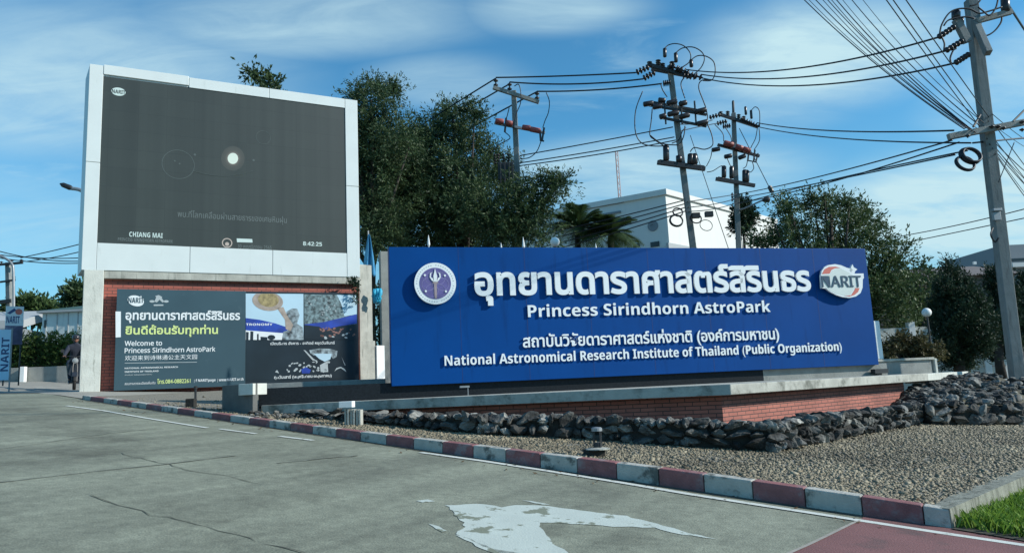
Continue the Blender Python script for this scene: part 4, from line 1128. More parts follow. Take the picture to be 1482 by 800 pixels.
# ring of three rods: bollard lamp
gb = on_bed(866, 660)
lampg = thing('garden_lamp', Vector((gb.x, gb.y, gb.z - .03)), 'rusty open topped bollard lamp on a square concrete block near the striped kerb', 'garden lamp')
sc_ = gb.y / FPX
GQ = Plane(gb - Vector((.15, .1, 0)), gb + Vector((.15, -.02, 0))); GQ.o = Vector((gb.x, gb.y, gb.z))
b = MB(); b.pbox(GQ, -16 * sc_, 9 * sc_, -.06, 9.5 * sc_, -.16, .05); b.build('base_block', M['stone_dark'], lampg, bevel=.01)
b = MB(); b.lathe(GQ.p(0, 9.5 * sc_ + .001), (0, 0, 1), [(0, .15), (.012, .15), (.02, .10), (.03, .03)], 18); b.build('base_plate', M['concrete'], lampg)
b = MB(); b.lathe(GQ.p(0, 9.5 * sc_ + .02), (0, 0, 1), [(0, .055), (.06, .055), (.065, .03)], 14); b.build('socket', M['dark_metal'], lampg)
hh = 35 * sc_
for k in range(4):
    a = k * math.pi / 2 + .5; b = MB(); p = GQ.p(0, 0) + Vector((.058 * math.cos(a), .058 * math.sin(a), 0)); b.tube([p + Vector((0, 0, .09)), p + Vector((0, 0, hh))], .007, 6); b.build('rod', M['dark_metal'], lampg)
b = MB(); b.lathe(GQ.p(0, hh), (0, 0, 1), [(0, .066), (.035, .066), (.045, .05), (.05, .0)], 16); b.build('cap', M['steel'], lampg)
# thin dark stake lamp by the board
sg = on_bed(282, 588)
sl_ = thing('stake_light', Vector((sg.x, sg.y, sg.z - .02)), 'slim dark stake light on a small block in the pale gravel below the board', 'garden light')
b = MB(); b.box(sg + Vector((-.07, 0, .06)), (.16, .14, .18)); b.build('base_block', M['stone_dark'], sl_, bevel=.01)
b = MB(); b.tube([sg + Vector((0, .02, .12)), sg + Vector((0, .02, .32))], .022, 8); b.build('stem', M['dark_metal'], sl_)
b = MB(); b.lathe(sg + Vector((0, .02, .32)), (0, 0, 1), [(0, .03), (.05, .035), (.06, .0)], 10); b.build('head', M['dark_metal'], sl_)

# ------------------------------------------------------------------ rough stone walls
_ico = None
def ico(sub):
    bm = bmesh.new(); bmesh.ops.create_icosphere(bm, subdivisions=sub, radius=1.0)
    V = np.array([v.co[:] for v in bm.verts]); F = [tuple(v.index for v in f.verts) for f in bm.faces]; bm.free(); return V, F
IV, IF = ico(3); IV1, IF1 = ico(2)
def rock(mb, c, axes, size, rg, fine=True):
    V, Fc = (IV, IF) if fine else (IV1, IF1)
    # faceted boulder: sphere cut by a few random planes
    W_ = V.copy(); rs = np.random.default_rng(rg.randrange(1 << 30))
    for k in range(11):
        n = rs.normal(size=3); n /= np.linalg.norm(n); dcut = rs.uniform(.44, .82)
        dd_ = W_ @ n; over = dd_ > dcut; W_[over] -= np.outer(dd_[over] - dcut, n)
    for fq, am in ((3.1, .06), (6.3, .045), (13.0, .03)):
        a3 = rs.normal(size=(3, 3)) * fq; ph = rs.uniform(0, 6.28, 3)
        W_ *= 1 + am * np.sin(W_ @ a3 + ph).prod(1, keepdims=True) * 2
    W_ *= (1 + rs.normal(size=(len(W_), 1)) * .03)
    W_ = W_ / np.abs(W_).max(0) * .5
    x, y, z = axes
    mb.add([c + x * (w[0] * size[0]) + y * (w[1] * size[1]) + z * (w[2] * size[2]) for w in W_], Fc)
def stone_wall(name, label, base, tops, seed, size=.22, depth=.5):
    rg = random.Random(seed); b = MB(); core = MB()
    for i in range(len(base) - 1):
        p, q = base[i], base[i + 1]; d = q - p; d.z = 0; Ls = d.length; u = d.normalized(); n = Vector((u.y, -u.x, 0)); zz = Vector((0, 0, 1))
        t0, t1 = tops[i], tops[i + 1]
        bk = -n * depth
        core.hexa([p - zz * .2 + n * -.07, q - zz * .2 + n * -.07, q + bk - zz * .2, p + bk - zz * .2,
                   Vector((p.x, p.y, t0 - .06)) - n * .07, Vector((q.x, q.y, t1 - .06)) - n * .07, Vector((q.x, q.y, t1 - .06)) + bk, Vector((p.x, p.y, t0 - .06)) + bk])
        s = 0
        hmax = max(t0 - p.z, t1 - q.z)
        rows_ = max(2, int(round(hmax / (size * .72))))
        for r in range(rows_):
            s = -rg.uniform(0, size * .6)
            while s < Ls:
                w = size * rg.choice((.5, .65, .8, 1.0, 1.3, 1.7)) * rg.uniform(.85, 1.15); f = min(1, max(0, (s + w / 2) / Ls)); h_ = ((t0 - p.z) * (1 - f) + (t1 - q.z) * f)
                hh_ = h_ / rows_; zc = p.z * (1 - f) + q.z * f + hh_ * (r + .5) + rg.uniform(-.02, .02)
                c = p + u * (s + w / 2) - n * (.085 - rg.uniform(-.02, .035)); c.z = zc
                a = rg.uniform(-.45, .45); uu = u * math.cos(a) + zz * math.sin(a); vv = zz * math.cos(a) - u * math.sin(a)
                rock(b, c, (uu, -n, vv), (w * 1.15, .26 * rg.uniform(.8, 1.25), hh_ * rg.uniform(.9, 1.65)), rg); s += w
        s = 0
        while s < Ls:       # cap stones
            w = size * rg.uniform(.5, 1.3); f = min(1, (s + w / 2) / Ls); c = p + u * (s + w / 2) - n * rg.uniform(.08, .3); c.z = t0 * (1 - f) + t1 * f - .075 + rg.uniform(-.03, .02)
            rock(b, c, (u, n, zz), (w * 1.2, .3 * rg.uniform(.7, 1.2), .13 * rg.uniform(.7, 1.3)), rg); s += w * .8
            c = p + u * (s + w / 2) - n * rg.uniform(.3, depth); c.z = t0 * (1 - f) + t1 * f - .085 + rg.uniform(-.03, .02)
            rock(b, c, (u, n, zz), (w * 1.2, .3 * rg.uniform(.7, 1.2), .13 * rg.uniform(.7, 1.3)), rg)
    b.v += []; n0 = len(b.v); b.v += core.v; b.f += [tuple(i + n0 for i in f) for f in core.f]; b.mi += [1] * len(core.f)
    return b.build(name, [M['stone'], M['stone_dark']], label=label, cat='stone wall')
def wall_from_px(pb, pt):
    B = [on_bed(*p) for p in pb]; T = []
    for (x, y), w in zip(pt, B): T.append(at(x, y, w.y).z)
    return B, T
B1, T1 = wall_from_px([(430, 601), (505, 609), (600, 619), (700, 628), (850, 635), (1000, 646), (1128, 653)], [(430, 594), (505, 596), (600, 597), (700, 598), (850, 602), (1000, 606), (1128, 611)])
stone_wall('stone_wall', 'long shaded rough stone wall edging the gravel in front of the brick base', B1, T1, 5, .2)
B2, T2 = wall_from_px([(1130, 653), (1200, 638), (1260, 627), (1320, 616), (1352, 608)], [(1130, 611), (1200, 598), (1260, 592), (1320, 585), (1352, 580)])
stone_wall('stone_wall', 'sunlit rough stone wall under the bright brick face of the planter', B2, T2, 6, .18)
B3, T3 = wall_from_px([(1354, 614), (1420, 614), (1482, 614), (1560, 613), (1650, 612)], [(1354, 588), (1420, 585), (1482, 586), (1560, 586), (1650, 586)])
stone_wall('stone_wall', 'dark stone wall at the foot of the rubble heap near the leaning utility pole', B3, T3, 8, .24)

# rubble heap behind it
def heap():
    rg = random.Random(21); b = MB()
    front = [at(1300, 584, 15.2), at(1352, 586, B3[0].y + .1), at(1420, 584, B3[1].y + .1), at(1482, 585, B3[2].y + .1), at(1600, 585, B3[3].y + .1)]
    ridge = [at(1318, 562, 16.0), at(1350, 552, 16.4), at(1400, 541, 16.8), at(1440, 543, 16.6), at(1560, 556, 16.2)]
    back = [Vector((p.x + .6, p.y + 2.2, p.z - 1.0)) for p in ridge]
    def surf(a, c):
        k = min(3, int(a * 4)); f = a * 4 - k
        F_, R_, K_ = (x[k].lerp(x[k + 1], f) for x in (front, ridge, back))
        return F_.lerp(R_, c) if c <= 1 else R_.lerp(K_, c - 1)
    n = 25; vs = [surf(i / (n - 1), j / 8) + Vector((rg.uniform(-.05, .05), 0, rg.uniform(-.05, .03) - .04)) for j in range(17) for i in range(n)]
    b.add(vs, [(j * n + i, j * n + i + 1, (j + 1) * n + i + 1, (j + 1) * n + i) for j in range(16) for i in range(n - 1)], 1)
    for k in range(950):
        p = surf(rg.random(), rg.random() * 1.35); s = rg.choice((.07, .09, .11, .14, .2)) * rg.uniform(.7, 1.2)
        a = rg.uniform(0, 6.3); x = Vector((math.cos(a), math.sin(a), rg.uniform(-.4, .4))).normalized(); y = x.cross(Vector((0, 0, 1))).normalized(); z = x.cross(y)
        rock(b, p, (x, y, z), (s * 1.3, s, s * rg.uniform(.5, .9)), rg, fine=s > .15)
    b.build('rubble_heap', [M['stone'], M['earth']], kind='stuff', label='sloping heap of rough grey rubble around the foot of the leaning pole', cat='rubble')
heap()
def dry_leaves():
    n = 420; s = NPR.uniform(S0 + .5, S1, n); t = np.where(NPR.uniform(0, 1, n) < .25, NPR.uniform(-.5, -.03, n), KW + .05 + 4.5 * NPR.uniform(0, 1, n) ** 1.2)
    V = []
    for a, b_ in zip(s, t):
        p = st(a, b_); z = (bed_surf(p.x, p.y) + .035) if b_ > 0 else road_z(p.x, p.y) + .012
        r = NPR.uniform(.015, .04); an = NPR.uniform(0, 6.28); x = Vector((math.cos(an), math.sin(an), NPR.uniform(-.3, .3))) * r; y = Vector((-math.sin(an), math.cos(an), NPR.uniform(-.3, .3))) * r * .45
        c = Vector((p.x, p.y, z)); V += [c - x, c + y, c + x, c - y]
    o = np_mesh('fallen_leaves', np.array([v[:] for v in V]), 4, M['dry_leaf']); clean(o, 'small dry brown leaves scattered over the gravel and along the kerb', 'leaves', kind='stuff')
M['dry_leaf'] = leaf_mat('dry_leaf', (.06, .035, .018), (.20, .12, .05), .1)
dry_leaves()
def litter():
    """broken stones, twigs and dry leaves at the shaded foot of the slab's left end"""
    rg = random.Random(4); b = MB()
    for k in range(110):
        p = on_bed(rg.uniform(360, 520), rg.uniform(595, 606)); s = rg.uniform(.03, .11)
        a = rg.uniform(0, 6.3); x = Vector((math.cos(a), math.sin(a), 0)); y = Vector((-x.y, x.x, 0))
        rock(b, p + Vector((0, 0, s * .2)), (x, y, Vector((0, 0, 1))), (s * 1.4, s, s * .7), rg, False)
    b.build('broken_stones', M['stone'], kind='stuff', label='scattered broken stones at the shaded left end of the slab', cat='stones')
litter()

# ------------------------------------------------------------------ foliage
def crown(name, clumps, m, parent, n=3000, leaf=(.10, .22), sprig=.55, up=.15, aspect=.38, seed=1, out=.9, per=14, droop=0.0, shell=.55, kind=None):
    rs = np.random.default_rng(seed); quads = []
    tot = sum(c[1] * c[3] for c in clumps)
    for (c, rx, ry, rz) in clumps:
        k = max(6, int(n * rx * rz / tot / per))
        d = rs.normal(size=(k, 3)); d /= np.linalg.norm(d, axis=1)[:, None]
        r = (shell + (1 - shell) * rs.uniform(0, 1, k)) * (rs.uniform(0, 1, k) ** .25)
        o = np.array(c) + d * r[:, None] * np.array([rx, ry, rz])
        dr = d * out + rs.normal(size=(k, 3)) * .55 + np.array([0, 0, up]); dr /= np.linalg.norm(dr, axis=1)[:, None]
        L_ = sprig * rs.uniform(.45, 1.35, k)
        t = rs.uniform(-.15, 1, (k, per))
        P = o[:, None] + dr[:, None] * (t * L_[:, None])[:, :, None] + rs.normal(size=(k, per, 3)) * .06 * sprig
        P[:, :, 2] -= droop * (np.maximum(t, 0) * L_[:, None]) ** 2
        A = dr[:, None] + rs.normal(size=(k, per, 3)) * .6; A /= np.linalg.norm(A, axis=2)[:, :, None]
        B = np.cross(A, rs.normal(size=(k, per, 3))); B /= np.linalg.norm(B, axis=2)[:, :, None]
        S = rs.uniform(leaf[0], leaf[1], (k, per, 1))
        q = np.stack([P, P + A * S * .5 + B * S * aspect * .5, P + A * S, P + A * S * .5 - B * S * aspect * .5], 2)
        quads.append(q.reshape(-1, 3))
    V = np.concatenate(quads)
    org = wloc(parent) if parent is not None else V.mean(0)
    o = np_mesh(name, V, 4, m, parent, org=org)
    if parent is not None: o.location = (0, 0, 0)
    return o
def tree(name, label, base, clumps, m, n, seed, trunk_r=.18, limbs=8, cat='tree', group=None, height=None, **k):
    rg = random.Random(seed); t = thing(name, base, label, cat, group)
    b = MB(); top = max(c[0].z for c in clumps); cx = sum(c[0].x for c in clumps) / len(clumps); cy = sum(c[0].y for c in clumps) / len(clumps)
    fork = base.lerp(Vector((cx, cy, top)), .38)
    pts = [base, base.lerp(fork, .5) + Vector((rg.uniform(-.1, .1), 0, 0)), fork, fork.lerp(Vector((cx, cy, top)), .85)]
    b.tube(pts, [trunk_r * 1.25, trunk_r, trunk_r * .8, trunk_r * .2], 9)
    for c in (clumps if len(clumps) <= limbs else rg.sample(clumps, limbs)):
        st_ = pts[1].lerp(pts[2], rg.uniform(.3, 1.0)); e = c[0]; mdp = st_.lerp(e, .5) + Vector((0, 0, -.15 * (e - st_).length * rg.uniform(-.3, 1)))
        b.tube([st_, mdp, e], [trunk_r * .5, trunk_r * .32, trunk_r * .08], 6)
    b.build('trunk', M['bark'], t, smooth=True)
    crown('crown', clumps, m, t, n, seed=seed, **k)
    return t
def lobes(L, Y, dy=1.0, jitter=0.0, seed=0, squash=1.0, wisps=0):
    rg = random.Random(seed); o_ = []
    for l in L:
        x, y, r = l[:3]; yy = Y + (l[3] if len(l) > 3 else rg.uniform(-dy, dy)); rr = r * yy / FPX
        o_.append((at(x, y, yy), rr, rr * 1.1, rr * squash))
        for k in range(wisps):      # loose sprays standing out of the clump
            a = rg.uniform(-.4, 3.5); e = rg.uniform(-.8, .8); w = rr * rg.uniform(.16, .32)
            c = o_[-1 - k][0] + Vector((math.cos(a), e, math.sin(a))) * rr * rg.uniform(1.0, 1.5)
            o_.append((c, w, w, w * 1.5))
    return o_
def gbase(x, y): return Vector((x, y, max(-1.7, min(.9, ROADP[0] * x + ROADP[1] * y + ROADP[2])) + EYE))

big = [(578, 205, 20), (572, 235, 26), (602, 240, 30), (602, 288, 36), (565, 292, 34), (604, 200, 15), (620, 190, 12), (640, 185, 14), (598, 215, 18), (586, 240, 22), (590, 262, 24), (652, 164, 8), (640, 174, 9), (668, 186, 14), (622, 208, 16), (650, 212, 22), (690, 214, 18), (712, 232, 12), (612, 245, 28), (655, 250, 44), (700, 258, 36), (735, 262, 20), (580, 275, 36), (620, 300, 46),
       (670, 310, 48), (715, 312, 42, -3.4), (752, 300, 32, -3.4), (782, 284, 20, -3.4), (800, 274, 12, -3.4), (812, 268, 8, -3.4), (770, 322, 30, -3.4), (740, 338, 34, -3.4), (690, 350, 44), (630, 350, 44), (585, 340, 34), (692, 168, 5), (676, 160, 6), (605, 205, 8)]
tree('broadleaf_tree', 'big dark feathery tree rising behind the left half of the blue sign', gbase(-1.8, 31), lobes(big, 31, 1.6, seed=2, wisps=7), M['leaf'], 125000, 12, .30, 14, leaf=(.09, .20), sprig=.8, per=20, shell=.35, droop=.22, aspect=.3)
left_ = [(546, 136, 7), (563, 134, 6), (532, 156, 11), (558, 158, 13), (526, 186, 20), (552, 190, 18), (520, 225, 36), (560, 225, 30), (535, 270, 40), (525, 320, 38), (560, 310, 32), (545, 345, 30), (505, 200, 20), (500, 260, 32), (512, 145, 5), (572, 128, 3), (540, 126, 3), (522, 136, 4)]
tree('broadleaf_tree', 'tall narrow feathery tree directly beside the right edge of the LED screen', gbase(-5.6, 28.5), lobes(left_, 28.5, 1.2, seed=3, wisps=7), M['leaf'], 58000, 13, .24, 10, leaf=(.08, .18), sprig=.75, per=20, shell=.35, droop=.18, aspect=.3)
peek = [(360, 106, 3), (374, 113, 6), (390, 119, 7), (401, 124, 5), (385, 132, 10), (368, 160, 22), (400, 160, 22), (380, 195, 40)]
tree('broadleaf_tree', 'tree whose top twigs just peek over the top edge of the LED screen', gbase(-8.7, 27), lobes(peek, 27, .6, seed=4, wisps=1), M['leaf'], 9000, 14, .2, 5, leaf=(.12, .25), sprig=.5)
rt = [(1137, 298, 4.8), (1136, 316, 9.6), (1150, 334, 14.4), (1128, 348, 12.8), (1184, 291, 6.4), (1180, 309, 12.0), (1200, 306, 10.4), (1222, 303, 7.2), (1246, 307, 7.2), (1240, 326, 12.8), (1205, 335, 24.0), (1165, 350, 20.8), (1235, 350, 20.8), (1262, 330, 11.2), (1270, 358, 14.4), (1290, 375, 19.0), (1285, 400, 24.7), (1262, 395, 24.7), (1262, 430, 28.5), (1290, 440, 22.8), (1300, 470, 19.0), (1265, 470, 26.6), (1112, 352, 11.2), (1100, 356, 7.2), (1210, 365, 24.0), (1180, 400, 38.0), (1220, 420, 38.0), (1190, 460, 38.0)]
tree('leafy_tree', 'medium green leafy tree standing behind the right end of the blue sign', gbase(10.5, 25), lobes(rt, 25, 1.2, seed=5, wisps=7), M['leaf_mid'], 42000, 15, .22, 12, leaf=(.07, .17), sprig=.5, shell=.3, up=.45, aspect=.34)
rd = [(1336, 392, 13), (1322, 402, 14), (1348, 402, 13), (1325, 425, 28), (1310, 450, 26), (1340, 450, 26), (1300, 425, 20), (1320, 480, 26)]
tree('round_tree', 'dark round topped tree between the leafy tree and the first conifer', gbase(15.3, 27), lobes(rd, 27, .8, seed=6), M['leaf_mid'], 9000, 16, .2, 6, leaf=(.08, .18), sprig=.4)
j1 = [(1371, 378, 4.0), (1374, 390, 8.0), (1380, 404, 13.6), (1366, 418, 12.8), (1394, 418, 14.4), (1378, 432, 22.4), (1408, 438, 16.0), (1360, 448, 14.4), (1392, 460, 27.2), (1422, 460, 14.4), (1368, 474, 20.8), (1410, 485, 24.0), (1434, 484, 11.2), (1388, 500, 27.2), (1366, 500, 14.4), (1420, 506, 16.0), (1385, 522, 17.6), (1398, 530, 11.2), (1374, 522, 11.2)]
tree('juniper_tree', 'dense dark conifer with a pointed top left of the leaning utility pole', at(1390, 552, 19.5), lobes(j1, 19.5, .35, seed=7), M['leaf_dark'], 52000, 17, .12, 6, leaf=(.05, .11), sprig=.25, up=.9, out=.6, aspect=.3)
j2 = [(1438, 398, 9.6), (1440, 416, 12.8), (1452, 405, 9.6), (1448, 440, 17.6), (1440, 470, 16.0), (1452, 480, 17.6), (1446, 510, 16.0), (1462, 430, 12.8), (1464, 460, 12.8), (1466, 500, 11.2)]
tree('juniper_tree', 'second dark conifer partly hidden behind the leaning utility pole', at(1450, 548, 22), lobes(j2, 22, .4, seed=8), M['leaf_dark'], 26000, 18, .12, 5, leaf=(.05, .12), sprig=.25, up=.9, out=.6, aspect=.3)
j3 = [(1484, 405, 9.6), (1480, 430, 12.8), (1492, 450, 19.2), (1486, 490, 19.2), (1500, 480, 24.0), (1492, 420, 14.4)]
tree('juniper_tree', 'dark conifer cut off by the photo edge right of the leaning utility pole', at(1490, 548, 23.5), lobes(j3, 23.5, .4, seed=9), M['leaf_dark'], 20000, 19, .12, 5, leaf=(.05, .12), sprig=.25, up=.9, out=.6, aspect=.3)
pn = [(1076, 288, 3), (1075, 298, 6), (1078, 306, 9), (1070, 310, 8), (1080, 316, 11), (1072, 326, 12)]
tree('small_conifer', 'small pointed conifer showing beside the second utility pole before the white building', gbase(11.5, 37), lobes(pn, 37, .2, seed=10), M['leaf_dark'], 6000, 20, .1, 3, leaf=(.12, .22), sprig=.4, up=.4)
ds = [(30, 448, 11), (45, 445, 10), (58, 450, 10), (70, 452, 8), (20, 455, 10), (108, 432, 8), (115, 425, 9)]
tree('distant_tree', 'distant hazy green tree line clump above the hedge at the far left', gbase(-55, 85), lobes(ds[:5], 85, 2, seed=11), M['leaf_light'], 9000, 21, .3, 4, leaf=(.4, .8), sprig=1.2)
tree('distant_tree', 'tree top just left of the concrete pillar behind the green roofed shed', gbase(-32, 56), lobes(ds[5:], 56, 1, seed=12), M['leaf'], 3500, 22, .2, 2, leaf=(.25, .5), sprig=.9)

# shrubs and hedge
def shrub(name, label, clumps, m, n, cat, seed, **k):
    base = Vector((sum(c[0].x for c in clumps) / len(clumps), sum(c[0].y for c in clumps) / len(clumps), min(c[0].z - c[3] for c in clumps)))
    t = thing(name, base, label, cat); crown('foliage', clumps, m, t, n, seed=seed, **k)
    b = MB(); rg = random.Random(seed)
    for c in clumps: b.tube([base + Vector((rg.uniform(-.1, .1), 0, 0)), base.lerp(c[0], .6), c[0]], [.03, .02, .008], 5)
    b.build('stems', M['bark'], t); return t
shrub('shrub', 'low rusty green shrub filling the planter trough right of the sign', lobes([(1288, 507, 12), (1305, 500, 15), (1325, 503, 15), (1342, 508, 12), (1355, 512, 8), (1298, 490, 8), (1315, 512, 12), (1280, 512, 8), (1335, 497, 9)], 18.3, .2, seed=1), M['leaf_rust'], 7000, 'shrub', 31, leaf=(.05, .12), sprig=.22)
hd = thing('hedge', at(75, 530, 28.6), 'clipped green hedge behind the low grey wall at the far left', 'hedge')
hc = []
for i in range(22):
    x = -14 + i * 7
    for y in (494, 507, 520): hc.append((at(x, y, 28.6 + (i % 3) * .15), .6, .4, .38))
crown('foliage', hc, M['leaf_hedge'], hd, 30000, leaf=(.05, .12), sprig=.16, seed=33, shell=.7)
b = MB(); b.hexa([at(-20, 545, 28.8), at(122, 545, 28.8), at(122, 545, 29.2), at(-20, 545, 29.2), at(-20, 496, 28.8), at(122, 498, 28.8), at(122, 498, 29.2), at(-20, 496, 29.2)]); b.build('stems', M['bark'], hd)
ct = thing('creeper', at(516, 420, 19.3), 'dark creeper hanging from the right end of the billboard beam', 'creeper')
crown('foliage', [(at(514, 409, 19.75), .12, .08, .10), (at(515, 419, 19.75), .07, .06, .16), (at(509, 405, 19.7), .12, .06, .06), (at(516, 434, 19.75), .04, .04, .14)], M['leaf_dark'], ct, 900, leaf=(.04, .08), sprig=.09, seed=35)
sb = thing('shrub', at(548, 545, 22), 'leafy dark shrub in the gap between the gate post and the blue sign', 'shrub')
crown('foliage', [(at(551, 430, 22), .14, .2, .5), (at(549, 465, 22), .16, .2, .5), (at(553, 500, 22), .18, .2, .5), (at(552, 535, 22), .2, .2, .4)], M['leaf_dark'], sb, 3500, leaf=(.06, .13), sprig=.16, seed=36)
b = MB(); b.tube([at(549, 556, 22), at(550, 440, 22)], [.05, .03], 6); b.build('stems', M['bark'], sb)

# palms
def palm(label, base, top, seed, nf=40, ln=1.9):
    rg = random.Random(seed); t = thing('palm_tree', base, label, 'palm')
    b = MB(); b.tube([base, base.lerp(top, .5) + Vector((.08, 0, 0)), top], [.2, .16, .13], 9); b.build('trunk', M['bark'], t, smooth=True)
    for k in range(nf):
        a = 2 * math.pi * k / nf + rg.uniform(-.2, .2); el = rg.uniform(-.1, 1.25); L_ = ln * rg.uniform(.8, 1.1)
        d = Vector((math.cos(a) * math.cos(el), math.sin(a) * math.cos(el), math.sin(el))); side = Vector((-math.sin(a), math.cos(a), 0)); pts = []
        for i in range(13):
            s = i / 12 * L_; pts.append(top + d * s + Vector((0, 0, -.30 * s * s / (L_ * .5) * (1 - .3 * el))))
        b = MB(); b.tube(pts, [.025 * (1 - i / 14) for i in range(13)], 4)
        for i in range(1, 25):
            f = i / 2; i0 = min(11, int(f)); p = pts[i0].lerp(pts[i0 + 1], f - i0); tg = (pts[i0 + 1] - pts[i0]).normalized(); w = .55 * math.sin(math.pi * (.12 + .83 * i / 25))
            for sg_ in (-1, 1):
                tip = p + side * sg_ * w * .8 + tg * w * .7 + Vector((0, 0, -.25 * w)); bs = tg * .03
                b.add([p - bs, p + bs, p.lerp(tip, .5) + bs * .9, tip], [(0, 1, 2, 3)])
        b.build('frond', M['palm'], t)
palm('left of two palms peeking over the blue sign before the grey building side', gbase(2.6, 33), at(836, 332, 33), 1)
palm('right of two palms peeking over the blue sign, with a fuller drooping head', gbase(3.9, 32), at(884, 340, 32), 2, 44, 1.7)

# ------------------------------------------------------------------ buildings
M['bld_white'] = mat('building_white', (.70, .70, .66), .8, .04, .3, stains=(.66, .67, .64), stain_scale=.35, streak=True)
M['bld_grey'] = mat('building_grey', (.22, .25, .27), .8, .06, .4)
M['bld_side'] = mat('building_side', (.40, .42, .42), .8, .05, .4)
M['window'] = mat('window_dark', (.02, .025, .03), .15, .1)
M['roof_green'] = mat('roof_green', (.06, .12, .10), .6, .1, 1)
M['bld_brown'] = mat('building_brown', (.16, .135, .125), .8, .08, .5)
M['roof_grey'] = mat('roof_grey', (.17, .20, .22), .6, .1, .6)
def face_box(name, m, parent, P, u0, u1, v0, v1, c0, c1, **k):
    b = MB(); b.pbox(P, u0, u1, v0, v1, c0, c1); return b.build(name, m, parent, **k)
cN = at(963, 282, 45.0); cR = at(1124, 326, 55.6); cL = at(700, 330, 52.0)
ztop = cN.z; zg = EYE - 1.5
for q in (cN, cR, cL): q.z = zg
wbld = thing('white_building', Vector((cN.x, cN.y + 4, zg)), 'plain flat roofed white building with a bright right side behind the utility poles', 'building')
WBL = Plane(cL, cN); WBR = Plane(cN, cR); hB = ztop - zg
b = MB(); back = cL + (cR - cN)
b.prism([cL, cN, cR, back], Vector((0, 0, hB))); b.build('wall', M['bld_white'], wbld)
b = MB(); e = .12
b.prism([cL - WBL.n * -e + Vector((0, 0, hB + .002)), cN + WBL.n * e + WBR.n * e + Vector((0, 0, hB + .002)), cR + WBR.n * e + Vector((0, 0, hB + .002)), back + Vector((0, 0, hB + .002))], Vector((0, 0, .35))); b.build('parapet', M['bld_white'], wbld)
vv = lambda y, x, Pp: Pp.px(x, y)
for (x0, x1, y0, y1) in ((917, 926, 352, 358), (942, 954, 349, 358)):
    Pp = WBL if x1 < 963 else WBR
    u0, v0 = Pp.px(x0, y1); u1, v1 = Pp.px(x1, y0)
    f = face_box('window', M['window'], wbld, Pp, u0, u1, v0, v1, .001, .05)
u0, v0 = WBL.px(945, 327); b = MB(); ring_uv(b, WBL, u0, v0, .13, .34, .002, .05, n=24); disc_uv(b, WBL, u0, v0, .125, .002, .02, n=16); b.build('round_vent', M['bld_grey'], wbld)
for k, (y, x0, x1) in enumerate(((318, 765, 905), (331, 765, 900), (344, 765, 900))):
    u0, v0 = WBL.px(x0, y); u1 = WBL.px(x1, y - 6)[0]; face_box('louvre', M['bld_grey'], wbld, WBL, u0, u1, v0, v0 + .12, .001, .12)
u0 = WBR.px(966, 345)[0]; u1 = WBR.w - .2; v0 = WBR.px(966, 352)[1]; face_box('lower_band', M['bld_side'], wbld, WBR, u0 - .2, u1, 0, v0, .001, .18)
# mast on that roof's far side
ms = at(897, 293, 60); ms.z = zg
mast = thing('radio_mast', ms, 'thin red and white lattice radio mast far behind the white building', 'mast')
M['mast_red'] = mat('mast_red', (.40, .26, .24), .6); M['mast_white'] = mat('mast_white', (.62, .62, .6), .6)
ztm = at(893, 219, 60).z; n = 16; z0m = ztm - 16
for sec in range(4):
    b = MB(); za, zb2 = z0m + sec * 4, z0m + sec * 4 + 4
    for k in range(3):
        a = k * 2.094; o_ = Vector((.13 * math.cos(a), .13 * math.sin(a), 0)); b.tube([Vector((ms.x, ms.y, za)) + o_, Vector((ms.x, ms.y, zb2 - .001)) + o_], .028, 4)
    for j in range(8):
        for k in range(3):
            a, a2_ = k * 2.094, (k + 1) * 2.094; b.tube([Vector((ms.x + .13 * math.cos(a), ms.y + .13 * math.sin(a), za + j * .5)), Vector((ms.x + .13 * math.cos(a2_), ms.y + .13 * math.sin(a2_), za + j * .5 + .5))], .016, 4)
    b.build('lattice_section', M['mast_red'] if sec % 2 else M['mast_white'], mast)
b = MB(); b.tube([ms, Vector((ms.x, ms.y, z0m))], .12, 6); b.build('foot', M['steel'], mast)
# brown roofed building at right and the grey block beyond the leaning pole
def gable(name, label, L, Rr, ridge, depth, m_wall, m_roof, zg):
    t = thing(name, Vector(((L.x + Rr.x) / 2, L.y + depth / 2, zg)), label, 'building'); P = Plane(Vector((L.x, L.y, zg)), Vector((Rr.x, Rr.y, zg)))
    face_box('wall', m_wall, t, P, 0, P.w, 0, L.z - zg, -depth, 0)
    b = MB(); h = L.z - zg
    b.prism([P.p(-.5, h - .1, .5), P.p(-.5, h + ridge, -depth / 2), P.p(-.5, h - .1, -depth - .5)], P.u * (P.w + 1)); b.build('roof', m_roof, t)
    return t, P
t_, P_ = gable('brown_building', 'brown walled house with a shallow grey roof behind the dark conifers', at(1345, 400, 44), at(1468, 402, 44), 1.1, 9, M['bld_brown'], M['bld_brown'], EYE - 1.5)
b = MB(); pa = P_.px(1402, 388); face_box('wall_lamp', M['white_paint'], t_, P_, P_.px(1400, 384)[0], P_.px(1404, 384)[0], P_.px(1402, 385)[1], P_.px(1402, 381)[1], .52, .65)
t_ = thing('grey_building', Vector((at(1490, 400, 60).x, 62, EYE - 1.5)), 'grey block with a pale ledge at the right photo edge beyond the leaning pole', 'building')
P_ = Plane(at(1452, 380, 60), at(1545, 380, 60)); P_.o.z = EYE - 1.5; vt = at(1470, 354, 60).z - P_.o.z
face_box('wall', M['bld_grey'], t_, P_, 0, P_.w, 0, vt, -8, 0)
face_box('ledge', M['bld_white'], t_, P_, .2, P_.w, at(1470, 388, 60).z - P_.o.z, at(1470, 382, 60).z - P_.o.z, .001, .8)
for i in range(3): face_box('window', M['window'], t_, P_, .6 + i * 1.7, 1.9 + i * 1.7, at(1470, 378, 60).z - P_.o.z, at(1470, 374, 60).z - P_.o.z, .001, .05)
